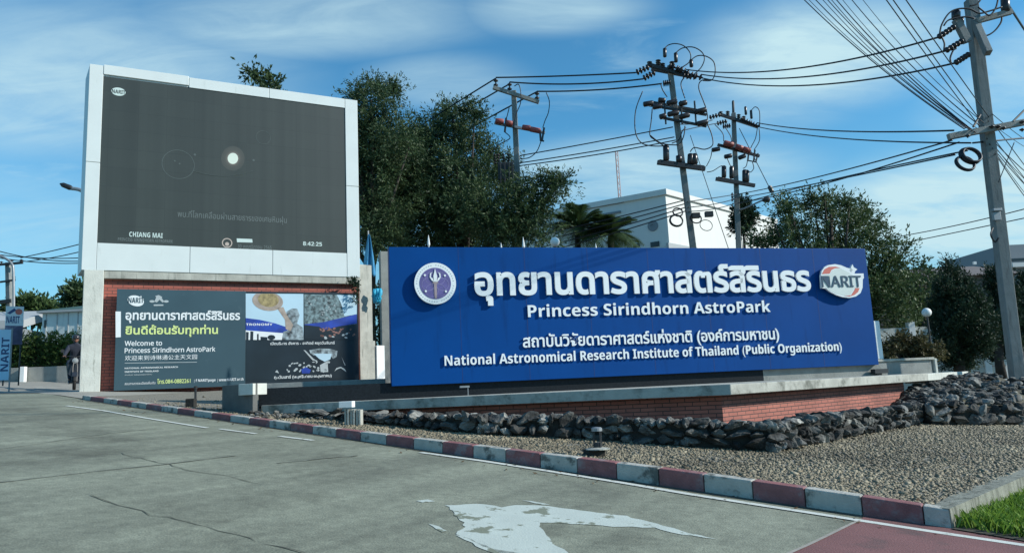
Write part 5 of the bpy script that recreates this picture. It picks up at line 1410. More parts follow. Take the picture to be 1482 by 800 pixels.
P_ = Plane(at(1455, 458, 52), at(1560, 458, 52)); P_.o.z = EYE - 1.5
t_ = thing('blue_shed', P_.p(3, 0, -2), 'pale blue shed low at the right photo edge behind the conifers', 'shed')
M['pale_blue'] = mat('pale_blue', (.36, .45, .55), .7)
face_box('wall', M['pale_blue'], t_, P_, 0, P_.w, 0, at(1470, 458, 52).z - P_.o.z, -5, 0); face_box('roof', M['roof_grey'], t_, P_, -.3, P_.w + .3, at(1470, 458, 52).z - P_.o.z + .002, at(1470, 452, 52).z - P_.o.z, -5.3, .3)
# left background: sheeted shed, green roof, long low roof
P_ = Plane(at(60, 490, 42), at(150, 490, 42)); P_.o.z = EYE + .2; v_ = lambda y, x=90, Y=42: at(x, y, Y).z - P_.o.z
t_ = thing('sheeted_shed', P_.p(2, 0, -2), 'white sheeted shed with panel seams above the hedge at the far left', 'shed')
M['tarp'] = mat('white_sheeting', (.66, .72, .70), .6, .1, .8, stains=(.5, .56, .55), stain_scale=.9, streak=True)
face_box('wall', M['tarp'], t_, P_, 0, P_.w, 0, v_(452), -6, 0)
face_box('roof_edge', M['bld_side'], t_, P_, -.2, P_.w + .2, v_(452) + .002, v_(449), -6.2, .25)
for x in (66, 82, 98, 112): face_box('seam', M['bld_side'], t_, P_, P_.px(x, 470)[0], P_.px(x, 470)[0] + .05, v_(487), v_(453), .001, .03)
face_box('door', M['window'], t_, P_, P_.px(64.5, 470)[0], P_.px(67.5, 470)[0], v_(473), v_(462), .031, .06)
P_ = Plane(at(72, 470, 50), at(160, 470, 50)); P_.o.z = EYE + .2
t_ = thing('green_roofed_house', P_.p(3, 0, -2), 'house with a dark green pitched roof behind the white sheeted shed', 'house')
h_ = at(90, 452, 50).z - P_.o.z; face_box('wall', M['bld_side'], t_, P_, 0, P_.w, 0, h_, -6, 0)
b = MB(); b.prism([P_.p(-.6, h_ + .002, .5), P_.p(P_.w + .6, h_ + .002, .5), P_.p(P_.w + .6, h_ + .75, -3), P_.p(1.4, h_ + .75, -3)], P_.v * .12); b.build('roof', M['roof_green'], t_)
P_ = Plane(at(26, 486, 48), at(66, 480, 52)); P_.o.z = EYE + .2
t_ = thing('long_shed', P_.p(1, 0, -1), 'long low shed with a sloping pale roof left of the white sheeted shed', 'shed')
h0, h1 = at(26, 474, 48).z - P_.o.z, at(62, 462, 52).z - P_.o.z
face_box('wall', M['bld_grey'], t_, P_, 0, P_.w, 0, h0, -3, 0)
b = MB(); b.prism([P_.p(0, h0 + .002, .3), P_.p(P_.w, h1, .3), P_.p(P_.w, h1 + .6, .3), P_.p(0, h0 + .5, .3)], -P_.n * 3.5); b.build('roof', M['bld_side'], t_)

# low grey wall with its white post (far left), white fence (right)
P_ = Plane(at(-60, 553, 27.0), at(150, 553, 27.6)); P_.o.z = EYE + .5; vq = lambda y: at(70, y, 27.3).z - P_.o.z
b = MB(); b.pbox(P_, 0, P_.w, 0, vq(530), -.15, 0); b.build('low_wall', M['concrete_grey'], label='low grey wall in the shade below the hedge at the far left', cat='wall', bevel=.01)
b = MB(); b.pbox(P_, P_.px(29, 540, .2)[0], P_.px(36, 540, .2)[0], 0, vq(530) + .02, .05, .25); b.build('white_post', M['white_paint'], label='short white post in front of the low grey wall at the far left', cat='post', bevel=.008)
fz0 = EYE - 1.5
FA, FB = at(1215, 515, 24), at(1475, 545, 24); FA.z = FB.z = fz0
P_ = Plane(FA, FB); fnc = thing('white_fence', P_.p(P_.w / 2, 0), 'pale concrete fence with white posts seen behind the shrub and conifers', 'fence')
for i, x in enumerate((1270, 1321, 1386, 1424, 1446, 1470)):
    u = P_.px(x, 500)[0]; yt = 466 if x < 1350 else 505
    face_box('post', M['white_paint'], fnc, P_, u - .10, u + .10, 0, at(x, yt, 24).z - fz0, -.1, .1)
us = [P_.px(x, 500)[0] for x in (1215, 1270, 1321, 1386, 1424, 1446, 1470)]
for i in range(6):
    top = at(1300, 474, 24).z - fz0 if i < 3 else at(1420, 508, 24).z - fz0
    for r in range(4):
        face_box('panel', M['concrete_pale'], fnc, P_, us[i] + .102, us[i + 1] - .102, top * r / 4 + .01, top * (r + 1) / 4 - .01, -.04, .04)
b = MB(); P9 = Plane(at(1269, 517, 17.35), at(1280, 517, 17.47)); P9.o.z = ZT + .365
b.pbox(P9, P9.px(1269, 500)[0], P9.px(1279.5, 512)[0] - .03, 0, at(1272, 464, 17.4).z - P9.o.z, -.14, 0); b.build('white_post', M['white_paint'], label='slim white post rising right behind the right edge of the blue sign', cat='post', bevel=.01)
# globe lamps and finials behind the sign
def globe(label, px, py, r, Y):
    c = at(px, py, Y); t = thing('globe_lamp', Vector((c.x, c.y, EYE - 1.5)), label, 'lamp')
    b = MB(); b.tube([Vector((c.x, c.y, EYE - 1.5)), c - Vector((0, 0, r * Y / FPX))], .024, 8); b.build('lamp_post', M['dark_metal'], t)
    b = MB(); R0 = r * Y / FPX; b.lathe(c - Vector((0, 0, R0)), (0, 0, 1), [(R0 - R0 * math.cos(math.pi * i / 12), R0 * math.sin(math.pi * i / 12)) for i in range(13)], 18)
    smooth_sides(b.build('globe', M['white_paint'], t))
globe('round white globe lamp on a dark post in front of the conifers', 1341, 452, 6.5, 18.6)
globe('white globe lamp whose head shows just above the top edge of the blue sign', 803, 350, 7, 19)
for (x, y0, lab) in ((620, 340, 'tallest white tipped stake above the emblem end of the blue sign'), (725, 351, 'tiny white tipped stake above the left letters of the blue sign'), (862, 352, 'tiny white tipped stake in front of the palms above the blue sign'), (757, 343, 'pale tipped stake in front of the big tree above the blue sign')):
    p = at(x, y0, 17.5); t_ = thing('stake', Vector((p.x, p.y, EYE - 1.3)), lab, 'stake'); b = MB(); b.tube([Vector((p.x, p.y, EYE - 1.3)), Vector((p.x, p.y, p.z - .28))], .02, 6); b.build('stem', M['steel'], t_)
    b = MB(); b.lathe(Vector((p.x, p.y, p.z - .29)), (0, 0, 1), [(0, .015), (.05, .035), (.16, .025), (.29, .004)], 10); b.build('white_tip', M['white_paint'], t_)

# ------------------------------------------------------------------ utility poles
def upole(label, pb, pt, Y, wb, wt, zbase, name='utility_pole'):
    """tapered square concrete pole through two photo points at depth Y, carried down to zbase"""
    B_, T_ = at(*pb, Y), at(*pt, Y); d = (T_ - B_) / (T_.z - B_.z); B2 = B_ + d * (zbase - B_.z)
    t = thing(name, B2, label, 'utility pole'); b = MB(); w0 = wb * (1 + .15 * (B_.z - zbase) / 8); X, Yy = Vector((1, -.1, 0)).normalized(), Vector((.1, 1, 0)).normalized()
    c = [B2 + X * (sx * w0 / 2) + Yy * (sy * w0 / 2) for sx, sy in ((-1, -1), (1, -1), (1, 1), (-1, 1))] + [T_ + X * (sx * wt / 2) + Yy * (sy * wt / 2) for sx, sy in ((-1, -1), (1, -1), (1, 1), (-1, 1))]
    b.hexa(c); b.build('shaft', M['pole'], t, bevel=.015); return t
def bar(name, t, p, q, w, h, m='pole'):
    d = (q - p); L_ = d.length; x = d.normalized(); y = x.cross(Vector((0, 0, 1))).normalized(); z = y.cross(x) * -1
    b = MB(); b.box((p + q) / 2, (L_, w, h), (x, y, x.cross(y))); return b.build(name, M[m], t, bevel=.008)
def disc_string(name, t, p, q, n, r, m='porcelain'):
    L_ = (q - p).length; pr = [(0, r * .25)]
    for i in range(n):
        a = L_ * (i + .15) / n; s = L_ / n; pr += [(a, r * .28), (a + s * .2, r), (a + s * .45, r * .9), (a + s * .6, r * .3)]
    pr.append((L_, r * .25)); b = MB(); b.lathe(p, q - p, pr, 10); return b.build(name, M[m], t, smooth=True)
def rod(name, t, p, q, r, m='porcelain'):
    L_ = (q - p).length; b = MB(); b.lathe(p, q - p, [(0, r * .7), (L_ * .08, r), (L_ * .92, r), (L_, r * .6)], 10); return b.build(name, M[m], t, smooth=True)
def spline(P, k=8):
    out = []
    for i in range(len(P) - 1):
        p0, p1, p2, p3 = P[max(0, i - 1)], P[i], P[i + 1], P[min(len(P) - 1, i + 2)]
        for j in range(k):
            t = j / k; out.append(.5 * ((2 * p1) + (p2 - p0) * t + (2 * p0 - 5 * p1 + 4 * p2 - p3) * t * t + (3 * p1 - p0 - 3 * p2 + p3) * t ** 3))
    out.append(P[-1]); return out
def jumper(t, pts, r=.022, name='jumper_cable'):
    b = MB(); b.tube(spline([Vector(p) for p in pts], 6), r, 6); return b.build(name, M['cable'], t, smooth=True)

# --- pole A: the crowded tall pole
YA = 28.0
pA = upole('tall crowded utility pole with looping cables, nearest behind the middle of the blue sign', (1003, 358), (969, 96), YA, .23, .20, EYE - 1.5)
def cA(x, y, dy=0.0): return at(905 + x / 4, 60 + y / 4, YA + dy)
bar('crossarm', pA, cA(130, 135, -.2), cA(380, 205, -.2), .13, .15, 'dark_metal'); bar('crossarm', pA, cA(150, 160, .22), cA(360, 200, .22), .12, .13, 'dark_metal')
for a, c in (((62, 182), (138, 148)), ((104, 216), (172, 178)), ((218, 245), (262, 238)), ((350, 185), (448, 212)), ((300, 160), (372, 182)), ((250, 140), (330, 168)), ((330, 200), (410, 206))):
    disc_string('strain_insulator', pA, cA(*a, -.3), cA(*c, -.3), 4, .13)
for x, y in ((140, 150), (190, 140), (215, 160), (270, 150)): disc_string('pin_insulator', pA, cA(x, y, -.2), cA(x, y - 34, -.2), 3, .11)
for a, c in (((229, 92), (228, 40)), ((294, 122), (291, 66)), ((383, 150), (380, 106))): rod('surge_arrester', pA, cA(*a, -.35), cA(*c, -.35), .075)
bar('switch_rail', pA, cA(130, 368, -.25), cA(470, 425, -.25), .10, .09, 'dark_metal'); bar('switch_rail', pA, cA(200, 440, -.25), cA(470, 492, -.25), .10, .09, 'dark_metal'); bar('switch_rail', pA, cA(150, 352, .25), cA(420, 400, .25), .10, .09, 'dark_metal')
for x in (225, 320, 400): bar('switch_post', pA, cA(x, 345, -.3), cA(x + 10, 480, -.3), .06, .06, 'dark_metal')
for a, c in (((104, 366), (162, 356)), ((158, 382), (214, 372)), ((240, 360), (300, 346)), ((312, 366), (356, 352)), ((405, 410), (470, 394)), ((245, 425), (310, 410)), ((198, 440), (236, 428)), ((312, 440), (372, 424)), ((415, 480), (478, 464)), ((190, 340), (232, 344))):
    rod('switch_insulator', pA, cA(*a, -.35), cA(*c, -.35), .105)
bar('platform', pA, cA(185, 700, -.28), cA(462, 738, -.28), .16, .16, 'dark_metal'); bar('platform', pA, cA(195, 694, .28), cA(455, 730, .28), .16, .12, 'dark_metal')
for x, y in ((237, 692), (312, 700), (375, 712), (402, 712)): rod('arrester_block', pA, cA(x, y, -.28), cA(x - 2 if x != 375 else x + 4, y - (92 if x == 237 else 62 if x != 312 else 40), -.28), .12)
for pts in ([(228, 42), (250, 22), (292, 14), (340, 28), (376, 70), (372, 118), (330, 150)], [(291, 68), (330, 40), (390, 34), (440, 60), (458, 100), (440, 150), (400, 190)], [(380, 108), (420, 84), (470, 88), (512, 120), (520, 180), (500, 225), (450, 228)],
            [(100, 290), (60, 400), (58, 520), (90, 585), (150, 605), (222, 606)], [(156, 390), (150, 460), (142, 540), (170, 570), (222, 604)], [(205, 245), (215, 280), (242, 322)], [(340, 210), (322, 250), (345, 330)], [(500, 222), (440, 228), (425, 270), (450, 340), (465, 380)],
            [(475, 480), (500, 540), (505, 600), (460, 625), (400, 615), (375, 640)], [(145, 545), (210, 590), (300, 600), (320, 590), (340, 540), (345, 490)], [(270, 590), (310, 570), (330, 520), (350, 500)], [(470, 400), (476, 440), (470, 470)]):
    jumper(pA, [cA(x, y, -.45 + .05 * (i % 2)) for i, (x, y) in enumerate(pts)])
def coil(t, px, py, rpx, Y, r=.03, n=2, name='cable_coil', tilt=.2):
    c = at(px, py, Y); R0 = rpx * Y / FPX
    for k in range(n):
        pts = [c + Vector((R0 * (1 + .06 * k) * math.cos(a), .05 * k + .1 * math.sin(a), R0 * (1 + .05 * k) * math.sin(a))) for a in [2 * math.pi * i / 22 for i in range(23)]]
        b = MB(); b.tube(pts, r, 6, caps=False); b.build(name, M['cable'], t, smooth=True)
coil(pA, 981, 307, 7, YA - .3, .03, 1); coil(pA, 979, 319, 9, YA - .35, .03, 2); coil(pA, 1007, 316, 8, YA - .3, .025, 1); coil(pA, 1022, 326, 9, YA - .2, .014, 1)
for x, y in ((1007, 312), (1026, 310)):
    b = MB(); c = at(x, y, YA - .35); b.box(c, (.30, .2, .2)); b.build('junction_box', M['dark_metal'], pA, bevel=.01)

# --- pole B: second pole, red switch arm and a street lamp
YB = 34.0
pB = upole('utility pole with a red switch arm and a small street lamp arm', (1069, 358), (1061.5, 164), YB, .22, .19, EYE - 1.5)
def cB(x, y, dy=0.0): return at(1000 + x / 3.48, 140 + y / 3.48, YB + dy)
bar('crossarm', pB, cB(140, 88, -.2), cB(335, 152, -.2), .13, .14, 'dark_metal')
rod('top_spike', pB, cB(214, 92, 0), cB(212, 20, 0), .06, 'dark_metal')
for a, c in (((92, 106), (150, 90)), ((130, 136), (182, 124)), ((296, 130), (346, 152)), ((250, 110), (300, 132)), ((160, 152), (200, 146))): disc_string('strain_insulator', pB, cB(*a, -.3), cB(*c, -.3), 4, .12)
for x, y in ((150, 98), (185, 96), (240, 112), (265, 122)): disc_string('pin_insulator', pB, cB(x, y, -.2), cB(x, y - 24, -.2), 3, .10)
for a, c in (((277, 92), (274, 50)), ((305, 112), (302, 68))): rod('surge_arrester', pB, cB(*a, -.3), cB(*c, -.3), .06)
bar('switch_arm', pB, cB(134, 242, -.22), cB(345, 300, -.22), .12, .12, 'dark_metal')
for a, c in (((165, 232), (215, 244)), ((225, 250), (262, 262)), ((262, 262), (300, 275))): rod('red_insulator', pB, cB(*a, -.4), cB(*c, -.4), .13, 'red_plastic')
for a, c in (((105, 270), (146, 262)), ((168, 304), (206, 296)), ((240, 310), (275, 296))): rod('switch_insulator', pB, cB(*a, -.35), cB(*c, -.35), .105)
for x in (292, 322): bar('cutout_frame', pB, cB(x, 268, -.35), cB(x - 6, 325, -.35), .06, .07, 'dark_metal')
bar('cutout_frame', pB, cB(290, 322, -.35), cB(330, 330, -.35), .05, .05, 'dark_metal'); bar('cutout_frame', pB, cB(338, 285, -.35), cB(326, 332, -.35), .05, .06, 'dark_metal')
bar('platform', pB, cB(125, 414, -.26), cB(322, 448, -.26), .15, .16, 'dark_metal'); bar('platform', pB, cB(135, 410, .26), cB(310, 444, .26), .15, .12, 'dark_metal')
for x, y, h in ((166, 408, 60), (205, 412, 62), (270, 428, 60), (282, 432, 62)): rod('arrester_block', pB, cB(x, y, -.26), cB(x, y - h, -.26), .11)
for pts in ([(305, 68), (325, 52), (345, 75), (346, 150)], [(335, 155), (325, 210), (305, 250), (298, 270)], [(343, 160), (345, 220), (318, 268)], [(105, 275), (98, 310), (78, 350)], [(182, 310), (195, 340), (200, 350)], [(80, 380), (110, 374), (150, 350), (165, 352)], [(285, 320), (278, 350), (262, 362)], [(310, 330), (316, 360), (300, 380), (285, 370)], [(120, 140), (160, 185), (165, 225)], [(170, 150), (200, 200), (205, 235)]):
    jumper(pB, [cB(x, y, -.4) for x, y in pts], .02)
for y in (492, 505, 520): disc_string('spool_insulator', pB, cB(202, y, -.25), cB(214, y, -.25), 1, .09)
b = MB(); b.tube(spline([cB(236, 572, -.1), cB(275, 560, -.2), cB(330, 535, -.3), cB(364, 520, -.35)], 5), .04, 7); b.build('lamp_arm', M['steel'], pB, smooth=True)
b = MB(); p0, p1 = cB(360, 523, -.36), cB(398, 514, -.4); L_ = (p1 - p0).length; b.lathe(p0, p1 - p0, [(0, .05), (L_ * .3, .13), (L_ * .8, .16), (L_, .06)], 10); b.build('lamp_head', M['dark_metal'], pB, smooth=True)

# --- pole C: pole with the transformer behind the big tree
YC = 29.0
pC = upole('utility pole with a plain crossarm, red covers and a transformer beside the big tree', (749, 258), (743.5, 132), YC, .23, .20, EYE - 1.4)
def cC(x, y, dy=0.0): return at(660 + x / 3.2, 50 + y / 3.2, YC + dy)
bar('crossarm', pC, cC(172, 246, -.22), cC(384, 314, -.22), .14, .15, 'concrete_grey')
for x, y in ((184, 244), (248, 262), (375, 304)): disc_string('pin_insulator', pC, cC(x, y, -.22), cC(x, y - 40, -.22), 2, .10)
bar('switch_arm', pC, cC(178, 410, -.22), cC(412, 456, -.22), .10, .10, 'steel')
for a, c in (((182, 400), (222, 404)), ((232, 408), (262, 414)), ((306, 430), (346, 434)), ((342, 438), (392, 448))): rod('red_cover', pC, cC(*a, -.4), cC(*c, -.4), .11, 'red_plastic')
for a, c in (((232, 388), (226, 452)), ((408, 432), (398, 494)), ((388, 440), (392, 490)), ((268, 404), (266, 432))): bar('cutout', pC, cC(*a, -.4), cC(*c, -.4), .08, .08, 'porcelain')
bar('cutout', pC, cC(388, 490, -.4), cC(408, 494, -.4), .06, .06, 'porcelain')
b = MB(); c = cC(230, 640, -.35); b.box(c, (.62, .5, .72)); tr = b.build('transformer', M['dark_metal'], pC, bevel=.03)
for x in (182, 198, 222, 246): disc_string('bushing', tr, cC(x, 602, -.35), cC(x - 3, 552, -.35), 4, .07)
for x in (205, 225, 245, 262): bar('cooling_fin', tr, cC(x, 590, -.66), cC(x + 2, 690, -.66), .09, .05, 'dark_metal')
for pts in ([(418, 270), (432, 310), (428, 360), (412, 400), (402, 432)], [(395, 490), (375, 540), (340, 570), (300, 576)], [(270, 240), (290, 232), (300, 270), (298, 320), (282, 360), (272, 402)], [(246, 340), (236, 380), (230, 390)], [(226, 452), (250, 480), (200, 510), (160, 550)]):
    jumper(pC, [cC(x, y, -.35) for x, y in pts], .02)

# --- pole D: leaning pole at right
YD = 17.0
pD = upole('grey concrete utility pole leaning at the right edge, standing in the rubble heap', (1472, 545), (1405, 0), YD, .25, .24, EYE - .6)
ptD = at(1390, -110, YD)
b = MB(); c0, c1 = at(1404, -5, YD), ptD
b.hexa([c0 + Vector((x * .12, y * .12, 0)) for x, y in ((-1, -1), (1, -1), (1, 1), (-1, 1))] + [c1 + Vector((x * .115, y * .115, 0)) for x, y in ((-1, -1), (1, -1), (1, 1), (-1, 1))]); b.build('shaft_top', M['pole'], pD)
def cD(x, y, dy=0.0): return at(1360 + x / 6.664, y / 6.664, YD + dy)
bar('crossarm', pD, cD(158, 190, -.24), cD(270, 410, -.24), .14, .17); bar('crossarm', pD, cD(330, 195, -.1), cD(470, 515, -.5), .14, .17)
bar('crossarm', pD, cD(355, 205, -.22), cD(690, 115, -.22), .11, .13, 'concrete_grey')
rod('post_insulator', pD, cD(158, 190, -.24), cD(156, 108, -.24), .10); rod('post_insulator', pD, cD(636, 120, -.22), cD(630, -10, -.22), .10); rod('post_insulator', pD, cD(210, 230, -.22), cD(206, 180, -.22), .06)
SD = [((-14, 362), (148, 256)), ((58, 492), (226, 392)), ((150, 610), (290, 520))]
for a, c in SD: disc_string('strain_insulator', pD, cD(*a, -.35), cD(*c, -.3), 5, .075)
for pts in ([(0, 330), (20, 240), (90, 130), (180, 88), (290, 90), (380, 130), (470, 112), (600, 70)], [(20, 360), (45, 420), (40, 490)], [(40, 250), (80, 200), (160, 175), (260, 165), (330, 180)], [(110, 610), (102, 560), (130, 490), (160, 470)], [(370, 70), (420, 110), (480, 150), (540, 80), (565, -20)], [(600, 170), (590, 220), (540, 290), (480, 335), (420, 352)], [(290, 60), (360, 40), (400, -10)]):
    jumper(pD, [cD(x, y, -.36) for x, y in pts], .02)
for y in (300, 500): b = MB(); b.tube([cD(390, 495 + (y - 300) * .1), cD(470, 480 + (y - 300) * .1)], .02, 5); b.build('bolt', M['steel'], pD)
def cE(x, y, dy=0.0): return at(1360 + x / 4.443, 120 + y / 4.443, YD + dy)
bar('crossarm', pD, cE(55, 348, -.25), cE(640, 235, -.25), .12, .14, 'concrete_grey')
bar('brace', pD, cE(215, 285, -.3), cE(262, 205, -.2), .04, .04, 'dark_metal'); bar('brace', pD, cE(470, 250, -.3), cE(545, 175, -.2), .04, .04, 'dark_metal')
for x, y in ((335, 280), (410, 290), (530, 250), (530, 300), (375, 280), (180, 340)): disc_string('spool_insulator', pD, cE(x, y - 8, -.34), cE(x, y + 14, -.34), 1, .06)
coil(pD, 1407, 224, 12.5, YD - .45, .028, 3); coil(pD, 1398, 236, 12, YD - .5, .026, 2)
b = MB(); c = at(1442, 313, YD - .2); b.box(c, (.17, .08, .20)); b.box(c + Vector((0, -.03, .14)), (.2, .12, .06)); b.build('meter_box', M['steel'], pD, bevel=.01)
b = MB(); b.tube(spline([at(1437, 330, YD - .22), at(1434, 340, YD - .28), at(1440, 350, YD - .22), at(1445, 344, YD - .25)], 5), .02, 6); b.build('loose_cable', M['cable'], pD)

# ------------------------------------------------------------------ overhead cables
def wire(label, A, B, mid=None, r=.022, group=None, name='overhead_cable', n=26, ext=(0, 0)):
    """cable between two photo points at their depths; mid = a photo point the cable passes"""
    a, b_ = at(*A), at(*B); K = 0.0; tm = .5
    if mid:
        d = ray(*mid); h = Vector((b_.x - a.x, b_.y - a.y, 0)); nrm = Vector((-h.y, h.x, 0)); den = d.dot(nrm)
        if abs(den) > 1e-6:
            t = a.dot(nrm) / den; p = d * t; tm = (Vector((p.x - a.x, p.y - a.y, 0))).dot(h) / h.length_squared
            if .05 < tm < .95: K = (p.z + EYE - (a.z + (b_.z - a.z) * tm)) / (tm * (1 - tm))
    pts = []
    for i in range(n + 1):
        t = i / n; p = a.lerp(b_, t); p.z += K * t * (1 - t); pts.append(p)
    if ext[0]: pts.insert(0, pts[0] + (pts[0] - pts[1]).normalized() * ext[0])
    if ext[1]: pts.append(pts[-1] + (pts[-1] - pts[-2]).normalized() * ext[1])
    b = MB(); b.tube(pts, r, 6); return b.build(name, M['cable'], label=label, cat='cable', group=group, smooth=True)
GH = 'thick high cables between the poles'
e1 = [cD(*s[0], -.35) for s in SD]
def pxof(x, y, Y): return (x, y, Y)
wire('uppermost of three thick cables from the crowded pole to the leaning pole', (993, 101, YA - .3), (1360 - 14 / 6.664, 362 / 6.664, YD - .35), (1180, 95.5), .024, GH)
wire('middle of three thick cables from the crowded pole to the leaning pole', (1015, 108, YA - .3), (1360 + 58 / 6.664, 492 / 6.664, YD - .35), (1180, 110), .024, GH)
wire('lowest of three thick cables from the crowded pole to the leaning pole', (1017, 113.5, YA - .3), (1360 + 150 / 6.664, 610 / 6.664, YD - .35), (1180, 123.2), .024, GH)
wire('uppermost cable from the transformer pole to the crowded pole', (717.5, 112.5, YC - .22), (920, 105.5, YA - .3), (820, 110), .03, GH)
wire('second cable from the transformer pole to the crowded pole', (737.5, 119, YC - .22), (931, 114.5, YA - .3), (830, 121.8), .03, GH)
wire('third cable from the transformer pole to the crowded pole', (777, 132.5, YC - .22), (958, 121.3, YA - .3), (860, 130.5), .03, GH)
for i, (a, c) in enumerate((((717, 114, YC - .22), (560, 214, 33)), ((737, 122, YC - .22), (565, 224, 33)), ((777, 133, YC - .22), (590, 236, 33)))):
    wire(('highest', 'middle', 'lowest')[i] + ' of three cables dropping from the transformer pole into the tall tree', a, c, ((a[0] + c[0]) / 2 - 4, (a[1] + c[1]) / 2 + 1.5), .03, GH)
for i, (a, m_, c) in enumerate((((752, 225.5, YC), (860, 206), (974, 184, YA)), ((752, 236, YC), (860, 219), (976, 198.5, YA)), ((752, 240, YC), (860, 224.5), (978, 203, YA)))):
    wire(('top', 'middle', 'bottom')[i] + ' of three thin cables rising from the transformer pole shaft to the crowded pole', a, c, m_, .022, 'thin cables between the poles')
wire('upper of two cables from the red armed pole to the leaning pole crossarm', (1096, 178, YB - .3), (1380, 189, YD - .3), (1180, 188), .024, GH)
wire('lower of two cables from the red armed pole past the leaning pole crossarm', (1098, 184, YB - .3), (1405, 207, YD - .3), (1180, 197), .022, GH)
wire('cable from behind the leaning pole to the right photo edge', (1408, 207, YD - .3), (1600, 192, 22), (1470, 201), .022, GH, ext=(0, 25))
for i, (a, m_, c) in enumerate((((985, 180, YA), (1015, 178), (1031, 174, YB - .3)), ((984, 190, YA), (1015, 183), (1042, 178, YB - .3)))):
    wire(('upper', 'lower')[i] + ' short cable between the crowded pole and the red armed pole', a, c, m_, .022, 'thin cables between the poles')
LV = 'low cables running past the white building'
for i, (y0, ym, y1) in enumerate(((322, 309.5, 290), (332, 317, 295), (341, 325, 300), (349, 332, 305))):
    wire(('highest', 'second', 'third', 'lowest')[i] + ' of four low cables crossing the grey building side to the crowded pole', (770, y0 + 20, 31), (990 + i * 1.2, y1, YA - .2), (880, ym + 8), .022, LV)
for i, (y0, y1, y2) in enumerate(((292, 287, 281), (300, 296, 287), (306, 303, 293))):
    wire(('highest', 'middle', 'lowest')[i] + ' of three low cables between the crowded and the red armed poles', (995 + i, y0, YA - .2), (1067, y2, YB - .2), (1030, y1), .02, LV)
for i, (a, m_, c) in enumerate((((1068, 281, YB - .2), (1200, 252), (1378, 203, YD - .3)), ((1068, 287, YB - .2), (1200, 262), (1382, 224, YD - .4)), ((1068, 294, YB - .2), (1180, 269.5), (1388, 206, YD - .3)), ((1085, 291, YB - .2), (1240, 252), (1400, 218, YD - .4)))):
    wire(('first', 'second', 'third', 'fourth')[i] + ' of four low cables sloping up from the red armed pole', a, c, m_, .02, LV)
for i, (a, m_, c) in enumerate((((1290, 344, 34), (1380, 327), (1500, 298, 26)), ((1297, 354, 34), (1380, 337), (1500, 312, 26)))):
    wire(('upper', 'lower')[i] + ' faint low cable rising from the leafy tree behind the leaning pole', a, c, m_, .02, LV, ext=(0, 25))
wire('steep thin stay wire below the red armed pole', (1070, 186, YB), (1128, 300, 31), None, .018, None, 'stay_wire')
b = MB(); b.lathe(at(1113, 269, 31.7), at(1119, 281, 31.6) - at(1113, 269, 31.7), [(0, .03), (.05, .1), (.3, .1), (.36, .03)], 8); b.build('stay_insulator', M['porcelain'], label='small dark insulator bead on the steep stay wire below the red armed pole', cat='insulator')
wire('thin stay wire running down right of the crowded pole past the coil', (999, 196, YA), (1055, 362, YA - 3), None, .014, None, 'stay_wire')
FAN = 'cables fanning down to the leaning pole'
words_ = ['first', 'second', 'third', 'fourth', 'fifth', 'sixth', 'seventh', 'eighth', 'ninth', 'tenth', 'eleventh', 'twelfth', 'thirteenth', 'fourteenth']
for i, (x0, xe, ye, bow, r) in enumerate(((1152, 1396, 187, 3, .014), (1160, 1398, 186, 5, .008), (1170, 1402, 187, 4, .013), (1182, 1404, 188, 6, .009), (1189, 1406, 187, 5, .012), (1196, 1408, 190, 7, .010), (1203, 1412, 192, 5, .014), (1213, 1414, 186, 8, .008), (1226, 1418, 182, 5, .012), (1243, 1424, 178, 6, .008))):
    wire(words_[i] + ' from the left of ten cables fanning from the top edge to the leaning pole', (x0 - 14, -26, 21.0), (xe, ye, YD - .34), ((x0 + xe) / 2 - 2, ye / 2 + bow), r, FAN, ext=(25, 0))
for i, (x0, x1, y1) in enumerate(((1286, 1470, 250), (1296, 1486, 262), (1315, 1500, 262))):
    wire(words_[i] + ' from the left of three thin cables passing behind the leaning pole', (x0 - 22, -26, 12), (x1, y1, 21), ((x0 + x1) / 2 - 2, y1 / 2 + 3), .011, FAN, ext=(25, 12))
OUT = 'cables leaving the leaning pole to the right edge'
for i, (a, c, r) in enumerate((((1424, 190), (1500, 262), .014), ((1428, 200), (1500, 275), .010), ((1432, 208), (1500, 284), .012), ((1436, 214), (1500, 300), .008), ((1440, 222), (1500, 306), .012), ((1430, 175), (1500, 222), .008), ((1436, 165), (1500, 212), .010))):
    wire(words_[i] + ' of seven cables running down from the leaning pole crossarm to the right edge', (*a, YD - .2), (*c, 24), ((a[0] + c[0]) / 2, (a[1] + c[1]) / 2 + 2.5), r, OUT, ext=(0, 25))
wire('double thick cable dropping from the top right crossarm to the right edge', (1360 + 655 / 6.664, 40 / 6.664, YD - .3), (1500, 70, 21), None, .028, OUT, ext=(0, 20))
wire('hanging slack cable loop right of the leaning pole', (1468, 206, YD - .3), (1445, 264, YD - .2), (1480, 248), .010, OUT)
